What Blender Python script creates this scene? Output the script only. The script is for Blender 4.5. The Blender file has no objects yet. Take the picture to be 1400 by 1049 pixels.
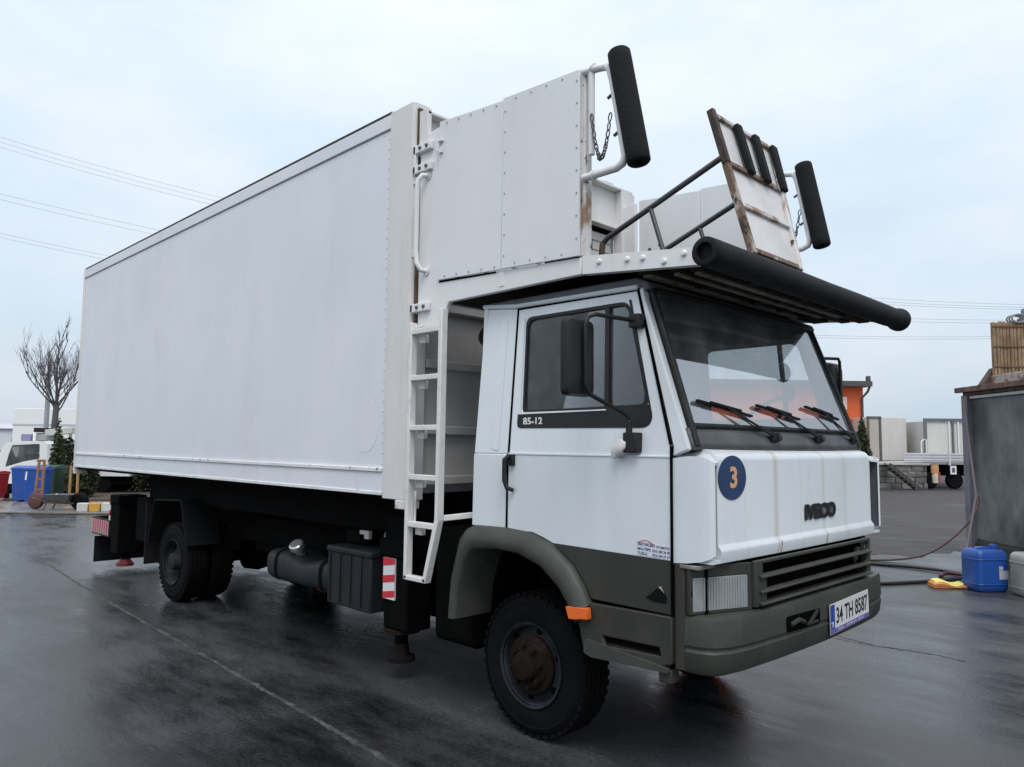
import bpy, bmesh, math, random
from mathutils import Vector, Matrix, Quaternion
from mathutils.geometry import tessellate_polygon
random.seed(7)
D = bpy.data
SC = bpy.context.scene
COL = SC.collection
rad = math.radians

# ------------------------------------------------------------------ camera
cam_d = D.cameras.new('camera')
cam = D.objects.new('camera', cam_d)
COL.objects.link(cam)
yaw, pitch, roll = 2.35563374, 0.0816439, 0.00994
cam.location = (4.24833, -3.08995, 1.6477)
fwd = Vector((math.cos(yaw)*math.cos(pitch), math.sin(yaw)*math.cos(pitch), math.sin(pitch)))
rgt = Vector((math.sin(yaw), -math.cos(yaw), 0))
upv = rgt.cross(fwd)
r2 = rgt*math.cos(roll) + upv*math.sin(roll)
u2 = -rgt*math.sin(roll) + upv*math.cos(roll)
m = Matrix((r2, u2, -fwd)).transposed()
cam.rotation_mode = 'QUATERNION'
cam.rotation_quaternion = m.to_quaternion()
cam_d.sensor_fit = 'HORIZONTAL'
cam_d.sensor_width = 36.0
cam_d.lens = 36.0*1042.62/1400.0
cam_d.clip_start = 0.05
cam_d.clip_end = 3000
SC.camera = cam

# ------------------------------------------------------------------ sky and sun (overcast)
SUN_EL, SUN_AZ = rad(57), math.atan2(-0.62, 0.66)      # azimuth measured from +X
w = D.worlds.new('World'); SC.world = w; w.use_nodes = True
nt = w.node_tree; nt.nodes.clear()
def N(t, **k):
    n = nt.nodes.new(t)
    for a, b in k.items(): setattr(n, a, b)
    return n
L = nt.links.new
out = N('ShaderNodeOutputWorld')
sky = N('ShaderNodeTexSky'); sky.sky_type = 'NISHITA'; sky.sun_disc = False
sky.sun_elevation = SUN_EL; sky.sun_rotation = math.pi/2 - SUN_AZ
sky.air_density = 1.2; sky.dust_density = 3.0
bg1 = N('ShaderNodeBackground'); bg1.inputs['Strength'].default_value = 0.10
L(sky.outputs[0], bg1.inputs['Color'])
tc = N('ShaderNodeTexCoord'); sep = N('ShaderNodeSeparateXYZ'); L(tc.outputs['Generated'], sep.inputs[0])
ramp = N('ShaderNodeValToRGB')       # overcast luminance rises from horizon to zenith
e = ramp.color_ramp.elements
e[0].position = 0.0; e[0].color = (0.52, 0.59, 0.665, 1)
e[1].position = 1.0; e[1].color = (1.05, 1.09, 1.14, 1)
a = e.new(0.18); a.color = (0.60, 0.69, 0.775, 1)
a = e.new(0.42); a.color = (0.73, 0.81, .875, 1)
L(sep.outputs['Z'], ramp.inputs[0])
mp = N('ShaderNodeMapping'); mp.inputs['Scale'].default_value = (1.2, 1.2, 3.2); L(tc.outputs['Generated'], mp.inputs[0])
nz = N('ShaderNodeTexNoise'); nz.inputs['Scale'].default_value = 1.9; nz.inputs['Detail'].default_value = 6; nz.inputs['Roughness'].default_value = .55
L(mp.outputs[0], nz.inputs['Vector'])
cr = N('ShaderNodeValToRGB'); cr.color_ramp.elements[0].position = .40; cr.color_ramp.elements[1].position = .66
cr.color_ramp.elements[0].color = (.90, .94, .975, 1); cr.color_ramp.elements[1].color = (1.10, 1.06, 1.04, 1)
L(nz.outputs['Fac'], cr.inputs[0])
mul = N('ShaderNodeMixRGB', blend_type='MULTIPLY'); mul.inputs[0].default_value = 1
L(ramp.outputs[0], mul.inputs[1]); L(cr.outputs[0], mul.inputs[2])
bg2 = N('ShaderNodeBackground'); bg2.inputs['Strength'].default_value = 1.0; L(mul.outputs[0], bg2.inputs['Color'])
mx = N('ShaderNodeMixShader'); mx.inputs[0].default_value = 0.88
L(bg1.outputs[0], mx.inputs[1]); L(bg2.outputs[0], mx.inputs[2]); L(mx.outputs[0], out.inputs['Surface'])

sun_d = D.lights.new('sun', 'SUN'); sun_d.energy = 1.3; sun_d.angle = rad(30); sun_d.color = (1, .975, .95)
sun = D.objects.new('sun', sun_d); COL.objects.link(sun)
sd = Vector((math.cos(SUN_AZ)*math.cos(SUN_EL), math.sin(SUN_AZ)*math.cos(SUN_EL), math.sin(SUN_EL)))
sun.rotation_mode = 'QUATERNION'; sun.rotation_quaternion = sd.to_track_quat('Z', 'Y')
sun.location = (0, 0, 30)

vs = SC.view_settings
SC.display_settings.display_device = 'sRGB'
vs.view_transform = 'Standard'; vs.look = 'None'; vs.exposure = 0.35; vs.gamma = 1.0; vs.use_curve_mapping = False
try:
    SC.cycles.max_bounces = 8; SC.cycles.transparent_max_bounces = 12
except Exception: pass

# ------------------------------------------------------------------ materials
MATS = {}
def mat(name, base, rough=.5, metal=0.0, spec=.5, dirt=None, dirt_amt=.5, scale=3.0, lo=.45, hi=.7, streak=1.0,
        var=.06, bump=0.0, bscale=60.0, rvar=0.0, chips=None, chip_scale=18.0, chip_lo=.66, coat=0.0, runs=None, runs_amt=.3, patch=None):
    if name in MATS: return MATS[name]
    M = D.materials.new(name); M.use_nodes = True
    t = M.node_tree; b = t.nodes['Principled BSDF']; K = t.links.new
    def n(ty, **k):
        x = t.nodes.new(ty)
        for a_, b_ in k.items(): setattr(x, a_, b_)
        return x
    geo = n('ShaderNodeNewGeometry')
    pos = geo.outputs['Position']
    c0 = n('ShaderNodeTexNoise'); c0.inputs['Scale'].default_value = scale*.7; c0.inputs['Detail'].default_value = 5
    K(pos, c0.inputs['Vector'])
    r0 = n('ShaderNodeValToRGB'); r0.color_ramp.elements[0].position = .3; r0.color_ramp.elements[1].position = .7
    r0.color_ramp.elements[0].color = tuple(max(0, x*(1-var)) for x in base)+(1,)
    r0.color_ramp.elements[1].color = tuple(x*(1+var) for x in base)+(1,)
    K(c0.outputs['Fac'], r0.inputs[0]); col = r0.outputs[0]
    def layer(col, color, amt, sc, lo, hi, st):
        mpn = n('ShaderNodeMapping'); mpn.inputs['Scale'].default_value = (sc, sc, sc/st); K(pos, mpn.inputs[0])
        nn = n('ShaderNodeTexNoise'); nn.inputs['Scale'].default_value = 1; nn.inputs['Detail'].default_value = 8; nn.inputs['Roughness'].default_value = .62
        K(mpn.outputs[0], nn.inputs['Vector'])
        mr = n('ShaderNodeMapRange'); mr.inputs[1].default_value = lo; mr.inputs[2].default_value = hi; mr.inputs[4].default_value = amt
        K(nn.outputs['Fac'], mr.inputs[0])
        mm = n('ShaderNodeMixRGB'); K(mr.outputs[0], mm.inputs[0]); K(col, mm.inputs[1]); mm.inputs[2].default_value = tuple(color)+(1,)
        return mm.outputs[0], mr.outputs[0]
    if dirt: col, _ = layer(col, dirt, dirt_amt, scale, lo, hi, streak)
    if patch: col, _ = layer(col, patch, .55, .9, .53, .565, 1.0)
    if runs: col, _ = layer(col, runs, runs_amt, 7.0, .52, .78, 16.0)
    if chips: col, _ = layer(col, chips, 1.0, chip_scale, chip_lo, chip_lo+.05, 1.0)
    K(col, b.inputs['Base Color'])
    b.inputs['Roughness'].default_value = rough; b.inputs['Metallic'].default_value = metal
    b.inputs['Specular IOR Level'].default_value = spec
    if coat: b.inputs['Coat Weight'].default_value = coat; b.inputs['Coat Roughness'].default_value = .15
    if rvar:
        rn = n('ShaderNodeTexNoise'); rn.inputs['Scale'].default_value = scale*1.7; rn.inputs['Detail'].default_value = 6; K(pos, rn.inputs['Vector'])
        mr = n('ShaderNodeMapRange'); mr.inputs[1].default_value = .3; mr.inputs[2].default_value = .7
        mr.inputs[3].default_value = max(.02, rough-rvar); mr.inputs[4].default_value = min(1, rough+rvar)
        K(rn.outputs['Fac'], mr.inputs[0]); K(mr.outputs[0], b.inputs['Roughness'])
    if bump:
        bn = n('ShaderNodeTexNoise'); bn.inputs['Scale'].default_value = bscale; bn.inputs['Detail'].default_value = 6; K(pos, bn.inputs['Vector'])
        bu = n('ShaderNodeBump'); bu.inputs['Strength'].default_value = bump; bu.inputs['Distance'].default_value = .01
        K(bn.outputs['Fac'], bu.inputs['Height']); K(bu.outputs[0], b.inputs['Normal'])
    MATS[name] = M
    return M

WBOX = mat('box paint', (.69, .705, .75), .42, dirt=(.615, .605, .605), dirt_amt=.5, scale=1.3, lo=.5, hi=.72, streak=3, var=.035, bump=.05, bscale=2.2, rvar=.1, chips=(.44, .40, .37), chip_scale=16, chip_lo=.735, runs=(.52, .50, .47), runs_amt=.16, patch=(.72, .72, .735))
WPLAT = mat('platform paint', (.73, .725, .73), .45, dirt=(.46, .40, .34), dirt_amt=.45, scale=3.5, lo=.55, hi=.8, streak=3, var=.04, bump=.05, bscale=4, rvar=.1, chips=(.16, .08, .045), chip_scale=26, chip_lo=.70)
WPANEL = mat('platform panel paint', (.71, .72, .74), .42, runs=(.50, .46, .42), runs_amt=.15, chips=(.30, .25, .22), chip_scale=24, chip_lo=.745, dirt=(.55, .53, .52), dirt_amt=.4, scale=2, lo=.52, hi=.75, streak=3, var=.03, bump=.07, bscale=3.0, rvar=.08)
WPOST = mat('post paint', (.69, .675, .665), .5, runs=(.42, .33, .25), runs_amt=.5, dirt=(.50, .44, .38), dirt_amt=.5, scale=2.5, lo=.48, hi=.75, streak=6, var=.04)
WCHIP = mat('chipped white paint', (.70, .70, .71), .5, dirt=(.45, .40, .36), dirt_amt=.6, scale=5, lo=.5, hi=.75, streak=.3, chips=(.12, .10, .095), chip_scale=13, chip_lo=.62)
WCAB = mat('cab paint', (.675, .71, .74), .34, runs=(.46, .45, .42), runs_amt=.2, chips=(.26, .20, .16), chip_scale=30, chip_lo=.765, dirt=(.50, .51, .50), dirt_amt=.5, scale=1.6, lo=.5, hi=.78, streak=2.5, var=.025, bump=.03, bscale=2.5, rvar=.1, coat=.2)
OLIVE = mat('dark olive paint', (.034, .034, .028), .5, spec=.35, dirt=(.07, .066, .056), dirt_amt=.45, scale=4, lo=.5, hi=.8, streak=1.5, var=.15, bump=.08, bscale=40, rvar=.12)
OLIVE2 = mat('worn olive bumper', (.041, .043, .036), .5, spec=.4, dirt=(.10, .095, .08), dirt_amt=.45, scale=4, lo=.5, hi=.8, var=.1, bump=.1, bscale=90, rvar=.1)
BLACK = mat('black paint', (.009, .009, .009), .55, spec=.35, dirt=(.022, .02, .018), dirt_amt=.6, scale=6, var=.3, rvar=.1)
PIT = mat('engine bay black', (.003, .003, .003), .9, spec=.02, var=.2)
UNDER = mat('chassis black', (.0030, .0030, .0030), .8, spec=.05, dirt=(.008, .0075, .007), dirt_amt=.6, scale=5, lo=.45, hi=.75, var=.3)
RUBBER = mat('black rubber', (.009, .009, .010), .7, spec=.2, dirt=(.024, .022, .021), dirt_amt=.5, scale=8, lo=.5, hi=.8, var=.2, bump=.35, bscale=70)
TYRE = mat('tyre rubber', (.0045, .0045, .005), .8, spec=.10, dirt=(.010, .0098, .0095), dirt_amt=.5, scale=7, lo=.45, hi=.8, var=.2, bump=.3, bscale=60)
FOAM = mat('black foam', (.010, .0105, .0115), .85, spec=.25, var=.2, bump=.6, bscale=110)
PLAST = mat('black plastic', (.012, .012, .013), .5, spec=.35, var=.15, bump=.1, bscale=120)
GREYP = mat('grey plastic', (.060, .064, .072), .5, dirt=(.16, .155, .15), dirt_amt=.4, scale=5, var=.1)
RIM = mat('wheel rim paint', (.024, .029, .037), .6, spec=.15, dirt=(.009, .008, .007), dirt_amt=.9, scale=9, lo=.42, hi=.62, var=.15, bump=.1)
HUB = mat('rusty hub', (.014, .010, .0085), .85, spec=.06, dirt=(.030, .018, .012), dirt_amt=.8, scale=11, lo=.52, hi=.64, var=.3, bump=.3, bscale=60)
STEEL = mat('grey steel tube', (.10, .105, .12), .45, metal=.4, dirt=(.10, .055, .035), dirt_amt=.8, scale=4, lo=.55, hi=.7, var=.1)
RUST = mat('rusty steel', (.14, .085, .055), .8, dirt=(.055, .03, .02), dirt_amt=.9, scale=9, lo=.4, hi=.62, var=.25, bump=.4, bscale=70)
RUSTW = mat('white paint rusting through', (.62, .60, .58), .55, dirt=(.26, .15, .09), dirt_amt=.95, scale=7, lo=.50, hi=.60, streak=3, chips=(.07, .04, .028), chip_scale=15, chip_lo=.58)
RUSTB = mat('brown rusted frame', (.16, .10, .07), .75, dirt=(.50, .46, .42), dirt_amt=.8, scale=9, lo=.54, hi=.64, streak=2, chips=(.05, .03, .02), chip_scale=12, chip_lo=.54)
CHAIN = mat('chain steel', (.10, .10, .11), .5, metal=.6, var=.2)
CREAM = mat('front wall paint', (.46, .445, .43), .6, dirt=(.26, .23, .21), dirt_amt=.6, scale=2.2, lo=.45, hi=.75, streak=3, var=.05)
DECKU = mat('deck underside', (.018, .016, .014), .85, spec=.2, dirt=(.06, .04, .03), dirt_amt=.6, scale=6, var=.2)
TAN = mat('deck rib wood', (.20, .165, .13), .8, dirt=(.07, .05, .035), dirt_amt=.8, scale=7, lo=.42, hi=.65, var=.15)
ORANGE = mat('orange lens', (.75, .14, .02), .2, spec=.6, var=.05)
REDL = mat('red lens', (.45, .02, .02), .25, var=.05)
WHITE = mat('clean white', (.75, .75, .76), .4, var=.02)
REDP = mat('red print', (.55, .03, .035), .4, var=.05)
NAVY = mat('navy decal', (.018, .045, .125), .4, var=.08, dirt=(.08, .10, .16), dirt_amt=.3, scale=9)
APRICOT = mat('faded orange numeral', (.72, .36, .18), .45, var=.05)
BLUEP = mat('plate blue', (.02, .07, .33), .4)
PURP = mat('plate strip violet', (.16, .11, .38), .4)
INK = mat('black ink', (.012, .012, .014), .5, dirt=(.03, .03, .03), dirt_amt=.2)
INKB = mat('blue ink', (.03, .045, .16), .5)
CHROME = mat('reflector metal', (.80, .82, .82), .45, metal=.55, var=.05, bump=.3, bscale=9)
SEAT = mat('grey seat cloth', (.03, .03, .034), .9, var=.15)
CONC = mat('pale concrete', (.30, .285, .265), .8, dirt=(.17, .16, .15), dirt_amt=.7, scale=2.5, lo=.4, hi=.7, var=.1, bump=.2, bscale=20)

def glass(name, tint, ior, rough=.0, film=(.02, .09)):
    M = D.materials.new(name); M.use_nodes = True; t = M.node_tree; t.nodes.clear(); K = t.links.new
    o = t.nodes.new('ShaderNodeOutputMaterial'); mixn = t.nodes.new('ShaderNodeMixShader')
    tr = t.nodes.new('ShaderNodeBsdfTransparent'); tr.inputs[0].default_value = tuple(tint)+(1,)
    gl = t.nodes.new('ShaderNodeBsdfGlossy'); gl.inputs['Roughness'].default_value = rough; gl.inputs[0].default_value = (.95, .97, 1, 1)
    fr = t.nodes.new('ShaderNodeFresnel'); fr.inputs[0].default_value = ior
    g = t.nodes.new('ShaderNodeNewGeometry'); nn = t.nodes.new('ShaderNodeTexNoise'); nn.inputs['Scale'].default_value = 1.3
    K(g.outputs['Position'], nn.inputs['Vector'])
    bu = t.nodes.new('ShaderNodeBump'); bu.inputs['Strength'].default_value = .05; bu.inputs['Distance'].default_value = .02
    K(nn.outputs['Fac'], bu.inputs['Height']); K(bu.outputs[0], gl.inputs['Normal'])
    # dust film; heavy mixes paint in brightness on windscreen and lamp glass
    dn = t.nodes.new('ShaderNodeTexNoise'); dn.inputs['Scale'].default_value = 5; dn.inputs['Detail'].default_value = 6; K(g.outputs['Position'], dn.inputs['Vector'])
    mr = t.nodes.new('ShaderNodeMapRange'); mr.inputs[1].default_value = .4; mr.inputs[2].default_value = .75; mr.inputs[3].default_value = film[0]; mr.inputs[4].default_value = film[1]
    K(dn.outputs['Fac'], mr.inputs[0])
    df = t.nodes.new('ShaderNodeBsdfDiffuse'); df.inputs[0].default_value = (.55, .57, .58, 1)
    m2 = t.nodes.new('ShaderNodeMixShader')
    K(fr.outputs[0], mixn.inputs[0]); K(tr.outputs[0], mixn.inputs[1]); K(gl.outputs[0], mixn.inputs[2])
    K(mr.outputs[0], m2.inputs[0]); K(mixn.outputs[0], m2.inputs[1]); K(df.outputs[0], m2.inputs[2]); K(m2.outputs[0], o.inputs[0])
    MATS[name] = M
    return M
WSG = glass('windscreen glass', (.90, .93, .93), 4.6, 0, (.08, .22))  # pale film stands in for a strong sky reflection
SIDEG = glass('tinted side glass', (.80, .82, .83), 1.5)
LENSG = glass('lamp glass', (.85, .90, .90), 1.8, .10, (.38, .58))  # dense pale film put on to brighten the lamp

# ------------------------------------------------------------------ mesh helpers
ORG = {}
class MB:
    def __init__(s): s.v = []; s.f = []; s.m = []
    def add(s, vs_, fs, mi=0):
        o = len(s.v); s.v += [Vector(p) for p in vs_]
        s.f += [tuple(i+o for i in f) for f in fs]; s.m += [mi]*len(fs)
        return s
    def box(s, x0, x1, y0, y1, z0, z1, mi=0):
        v = [(x, y, z) for x in (x0, x1) for y in (y0, y1) for z in (z0, z1)]
        return s.add(v, [(0, 1, 3, 2), (4, 6, 7, 5), (0, 4, 5, 1), (2, 3, 7, 6), (0, 2, 6, 4), (1, 5, 7, 3)], mi)
    def bar(s, p0, p1, w_, h_, upd=(0, 0, 1), mi=0):
        p0, p1 = Vector(p0), Vector(p1); d = (p1-p0).normalized(); u = Vector(upd)
        sd_ = d.cross(u)
        if sd_.length < 1e-4: sd_ = d.cross(Vector((1, 0, 0)))
        sd_.normalize(); u = sd_.cross(d)
        v = []
        for p in (p0, p1):
            for a_, b_ in ((-1, -1), (1, -1), (1, 1), (-1, 1)): v.append(p+sd_*a_*w_/2+u*b_*h_/2)
        return s.add(v, [(0, 3, 2, 1), (4, 5, 6, 7), (0, 1, 5, 4), (1, 2, 6, 5), (2, 3, 7, 6), (3, 0, 4, 7)], mi)
    def tube(s, pts, r, n=10, mi=0, cap=True):
        pts = [Vector(p) for p in pts]; k = len(pts)
        rs = r if isinstance(r, (list, tuple)) else [r]*k
        up_ = None; vv = []
        for i, p in enumerate(pts):
            d = (pts[min(i+1, k-1)]-pts[max(i-1, 0)]).normalized()
            if up_ is None:
                up_ = d.orthogonal().normalized()
            else:
                up_ = (up_-d*up_.dot(d)).normalized()
            b_ = d.cross(up_)
            for j in range(n):
                an = 2*math.pi*j/n
                vv.append(p+(up_*math.cos(an)+b_*math.sin(an))*rs[i])
        ff = [(i*n+j, i*n+(j+1) % n, (i+1)*n+(j+1) % n, (i+1)*n+j) for i in range(k-1) for j in range(n)]
        if cap: ff += [tuple(range(n-1, -1, -1)), tuple((k-1)*n+j for j in range(n))]
        return s.add(vv, ff, mi)
    def cyl(s, p0, p1, r, n=14, mi=0, r2=None): return s.tube([p0, p1], [r, r if r2 is None else r2], n, mi)
    def lathe(s, prof, c, ax, n=40, mi=0):
        c = Vector(c); ax = Vector(ax).normalized(); u = ax.orthogonal().normalized(); v_ = ax.cross(u); k = len(prof); vv = []
        for (r, a_) in prof:
            for j in range(n):
                an = 2*math.pi*j/n; vv.append(c+ax*a_+(u*math.cos(an)+v_*math.sin(an))*r)
        ff = [(i*n+j, i*n+(j+1) % n, (i+1)*n+(j+1) % n, (i+1)*n+j) for i in range(k-1) for j in range(n)]
        return s.add(vv, ff, mi)
    def plate(s, outer, holes, fn, t, mi=0):
        """outline in 2d with holes -> slab of thickness vector t"""
        loops = [outer]+list(holes); P = []; idx = []; o = 0
        for l in loops:
            idx.append(list(range(o, o+len(l)))); o += len(l); P += [Vector(fn(*q)) for q in l]
        tr = tessellate_polygon([[Vector((q[0], q[1], 0)) for q in l] for l in loops])
        n = len(P); t = Vector(t); vv = P+[p+t for p in P]
        ff = [tuple(f) for f in tr]+[tuple(i+n for i in reversed(f)) for f in tr]
        for l in idx:
            for i in range(len(l)):
                a_, b_ = l[i], l[(i+1) % len(l)]; ff.append((a_, b_, b_+n, a_+n))
        return s.add(vv, ff, mi)
    def ext(s, prof, p0, p1, fn=None, mi=0, cap=True):
        """closed profile (a,b) extruded; fn(a,b,t)->point for t=p0,p1"""
        k = len(prof); vv = [fn(a_, b_, p0) for a_, b_ in prof]+[fn(a_, b_, p1) for a_, b_ in prof]
        ff = [(i, (i+1) % k, k+(i+1) % k, k+i) for i in range(k)]
        if cap: ff += [tuple(range(k-1, -1, -1)), tuple(range(k, 2*k))]
        return s.add(vv, ff, mi)
    def sweep(s, rings, closed=True, cap=True, mi=0):
        k = len(rings[0]); n = len(rings); vv = [p for r in rings for p in r]
        ff = []
        for i in range(n-1):
            for j in range(k if closed else k-1):
                j2 = (j+1) % k; ff.append((i*k+j, i*k+j2, (i+1)*k+j2, (i+1)*k+j))
        if cap and closed: ff += [tuple(range(k-1, -1, -1)), tuple((n-1)*k+j for j in range(k))]
        return s.add(vv, ff, mi)
    def build(s, name, mats, parent=None, bevel=0, ang=35, seg=2, recalc=True):
        if not isinstance(mats, (list, tuple)): mats = [mats]
        org = ORG[parent.name] if parent else None
        if org is None:
            xs = [p.x for p in s.v]; ys = [p.y for p in s.v]; zs = [p.z for p in s.v]
            org = Vector(((min(xs)+max(xs))/2, (min(ys)+max(ys))/2, min(zs)))
        me = D.meshes.new(name); me.from_pydata([p-org for p in s.v], [], s.f)
        for mm in mats: me.materials.append(mm)
        me.polygons.foreach_set('material_index', s.m)
        if recalc:
            bm = bmesh.new(); bm.from_mesh(me); bmesh.ops.recalc_face_normals(bm, faces=bm.faces); bm.to_mesh(me); bm.free()
        me.shade_smooth(); me.set_sharp_from_angle(angle=rad(ang))
        o = D.objects.new(name, me); COL.objects.link(o)
        if parent: o.parent = parent; ORG[o.name] = ORG[parent.name]
        else: o.location = org; ORG[o.name] = org
        if bevel:
            b = o.modifiers.new('bevel', 'BEVEL'); b.width = bevel; b.segments = seg; b.limit_method = 'ANGLE'; b.angle_limit = rad(40)
        return o
def tag(o, label=None, cat=None, group=None, kind=None):
    if label: o['label'] = label
    if cat: o['category'] = cat
    if group: o['group'] = group
    if kind: o['kind'] = kind
    return o
def thing(name, label, cat, loc=(0, 0, 0), rotz=0, group=None, local=False):
    o = D.objects.new(name, None); COL.objects.link(o); o.location = loc; o.rotation_euler = (0, 0, rotz)
    o.empty_display_size = .3
    ORG[o.name] = Vector((0, 0, 0)) if local else Vector(loc)
    return tag(o, label, cat, group)
def rpoly(pts, r, seg=4):
    out_ = []; n = len(pts)
    for i in range(n):
        rr = r[i] if isinstance(r, (list, tuple)) else r
        p = Vector(pts[i]); a_ = Vector(pts[i-1])-p; b_ = Vector(pts[(i+1) % n])-p
        if rr <= 0: out_.append((p.x, p.y)); continue
        a_.normalize(); b_.normalize()
        A = p+a_*rr; B = p+b_*rr
        for k in range(seg+1):
            t = k/seg; q = A*(1-t)**2+p*2*t*(1-t)+B*t*t; out_.append((q.x, q.y))
    return out_
def copy_obj(o, parent=None):
    c = o.copy(); COL.objects.link(c)
    if parent: c.parent = parent
    ORG[c.name] = ORG.get(o.name, Vector((0, 0, 0)))
    return c
def copy_tree(o, parent=None):
    c = copy_obj(o, parent)
    for ch in list(o.children): copy_tree(ch, c)
    return c
def text(name, s, size, mtl, parent, place, wid=None, hgt=None, bold=0.0, depth=.0012):
    """flat lettering turned into a mesh; place(u,v)->(point); fitted to wid x hgt"""
    cu = D.curves.new(name, 'FONT'); cu.body = s; cu.size = size; cu.offset = bold; cu.extrude = 0.0; cu.resolution_u = 3
    ob = D.objects.new(name, cu); COL.objects.link(ob)
    dg = bpy.context.evaluated_depsgraph_get(); dg.update()
    me = D.meshes.new_from_object(ob.evaluated_get(dg)); D.objects.remove(ob); D.curves.remove(cu)
    xs = [v.co.x for v in me.vertices]; ys = [v.co.y for v in me.vertices]
    x0, x1, y0, y1 = min(xs), max(xs), min(ys), max(ys)
    org = ORG[parent.name]
    for v in me.vertices:
        uu = (v.co.x-x0)/(x1-x0)*(wid if wid else (x1-x0)); vv = (v.co.y-y0)/(y1-y0)*(hgt if hgt else (y1-y0))
        v.co = Vector(place(uu, vv))-org
    me.materials.append(mtl); me.name = name
    o = D.objects.new(name, me); COL.objects.link(o); o.parent = parent; ORG[o.name] = org
    return o

# ------------------------------------------------------------------ ground
def ground_material(name, dry, wet, wet_bias, rough=(.46, .10), spec=.5, grit=1.0):
    M = D.materials.new(name); M.use_nodes = True; t = M.node_tree; b = t.nodes['Principled BSDF']; K = t.links.new
    g = t.nodes.new('ShaderNodeNewGeometry'); pos = g.outputs['Position']
    def noise(sc, det=6, ro=.6, stretch=None, rot=0):
        v = pos
        if stretch:
            mpn = t.nodes.new('ShaderNodeMapping'); mpn.inputs['Scale'].default_value = stretch; mpn.inputs['Rotation'].default_value = (0, 0, rot); K(pos, mpn.inputs[0]); v = mpn.outputs[0]
        x = t.nodes.new('ShaderNodeTexNoise'); x.inputs['Scale'].default_value = sc; x.inputs['Detail'].default_value = det; x.inputs['Roughness'].default_value = ro
        K(v, x.inputs['Vector']); return x.outputs['Fac']
    def mr(f, a_, b_, c_, d_):
        x = t.nodes.new('ShaderNodeMapRange'); x.inputs[1].default_value = a_; x.inputs[2].default_value = b_; x.inputs[3].default_value = c_; x.inputs[4].default_value = d_
        K(f, x.inputs[0]); return x.outputs[0]
    def math_(op, a_, b_):
        x = t.nodes.new('ShaderNodeMath'); x.operation = op
        for i, q in enumerate((a_, b_)):
            if isinstance(q, (int, float)): x.inputs[i].default_value = q
            else: K(q, x.inputs[i])
        return x.outputs[0]
    big = noise(.30, 6, .6); mid = noise(1.0, 9, .70, (.7, 2.3, 1), rad(-8)); fine = noise(38, 6, .7); grain = noise(170, 3, .6)
    wetn = math_('ADD', math_('MULTIPLY', big, .55), math_('MULTIPLY', mid, .45))
    wetm = mr(wetn, .42-wet_bias, .59-wet_bias, 0, 1)
    mixc = t.nodes.new('ShaderNodeMixRGB'); K(wetm, mixc.inputs[0]); mixc.inputs[1].default_value = tuple(dry)+(1,); mixc.inputs[2].default_value = tuple(wet)+(1,)
    sp = t.nodes.new('ShaderNodeMixRGB'); sp.blend_type = 'MULTIPLY'; sp.inputs[0].default_value = 1; K(mixc.outputs[0], sp.inputs[1])
    gg = t.nodes.new('ShaderNodeMixRGB'); K(mr(math_('ADD', math_('MULTIPLY', fine, .6), math_('MULTIPLY', grain, .4)), .35, .65, 0, 1), gg.inputs[0])
    gg.inputs[1].default_value = (.45, .45, .47, 1); gg.inputs[2].default_value = (1.6, 1.58, 1.54, 1); K(gg.outputs[0], sp.inputs[2])
    K(sp.outputs[0], b.inputs['Base Color'])
    rgh = t.nodes.new('ShaderNodeMath'); rgh.operation = 'ADD'
    K(mr(wetm, 0, 1, *rough), rgh.inputs[0]); K(mr(fine, .3, .7, -.04, .10), rgh.inputs[1]); K(rgh.outputs[0], b.inputs['Roughness'])
    b.inputs['Specular IOR Level'].default_value = spec
    bu = t.nodes.new('ShaderNodeBump'); bu.inputs['Distance'].default_value = .012; bu.inputs['Strength'].default_value = .30*grit
    h = math_('ADD', math_('MULTIPLY', fine, .35), math_('ADD', math_('MULTIPLY', mid, .9), math_('MULTIPLY', grain, .12)))
    K(h, bu.inputs['Height']); K(bu.outputs[0], b.inputs['Normal'])
    return M
G_YARD = ground_material('wet yard concrete', (.058, .061, .067), (.008, .009, .010), .0, (.48, .09), .5, 1.3)
G_ROAD = ground_material('damp brown asphalt', (.060, .053, .052), (.026, .023, .0235), .0, (.80, .42), .32, 1.8)
G_PAVE = ground_material('pale paving concrete', (.22, .205, .185), (.13, .12, .11), -.02)

gm = MB()
RNG = [-1500, -300, -60, -25, -12, -6, 0, 6, 12, 25, 60, 300, 1500]
gv = [(x, y, 0) for x in RNG for y in RNG]; kk = len(RNG)
gm.add(gv, [(i*kk+j, (i+1)*kk+j, (i+1)*kk+j+1, i*kk+j+1) for i in range(kk-1) for j in range(kk-1)])
tag(gm.build('yard_ground', G_YARD), kind='structure')

# yard grid for the things round the truck: s metres along the north east axis, d metres along the north west axis
O0 = Vector((4.24833, -3.08995, 0)); GF = Vector((math.cos(yaw), math.sin(yaw), 0)); GR = Vector((math.sin(yaw), -math.cos(yaw), 0))
GROT = math.atan2(GR.y, GR.x)
def G(s, d, z=0.0): return O0+GR*s+GF*d+Vector((0, 0, z))

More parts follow.
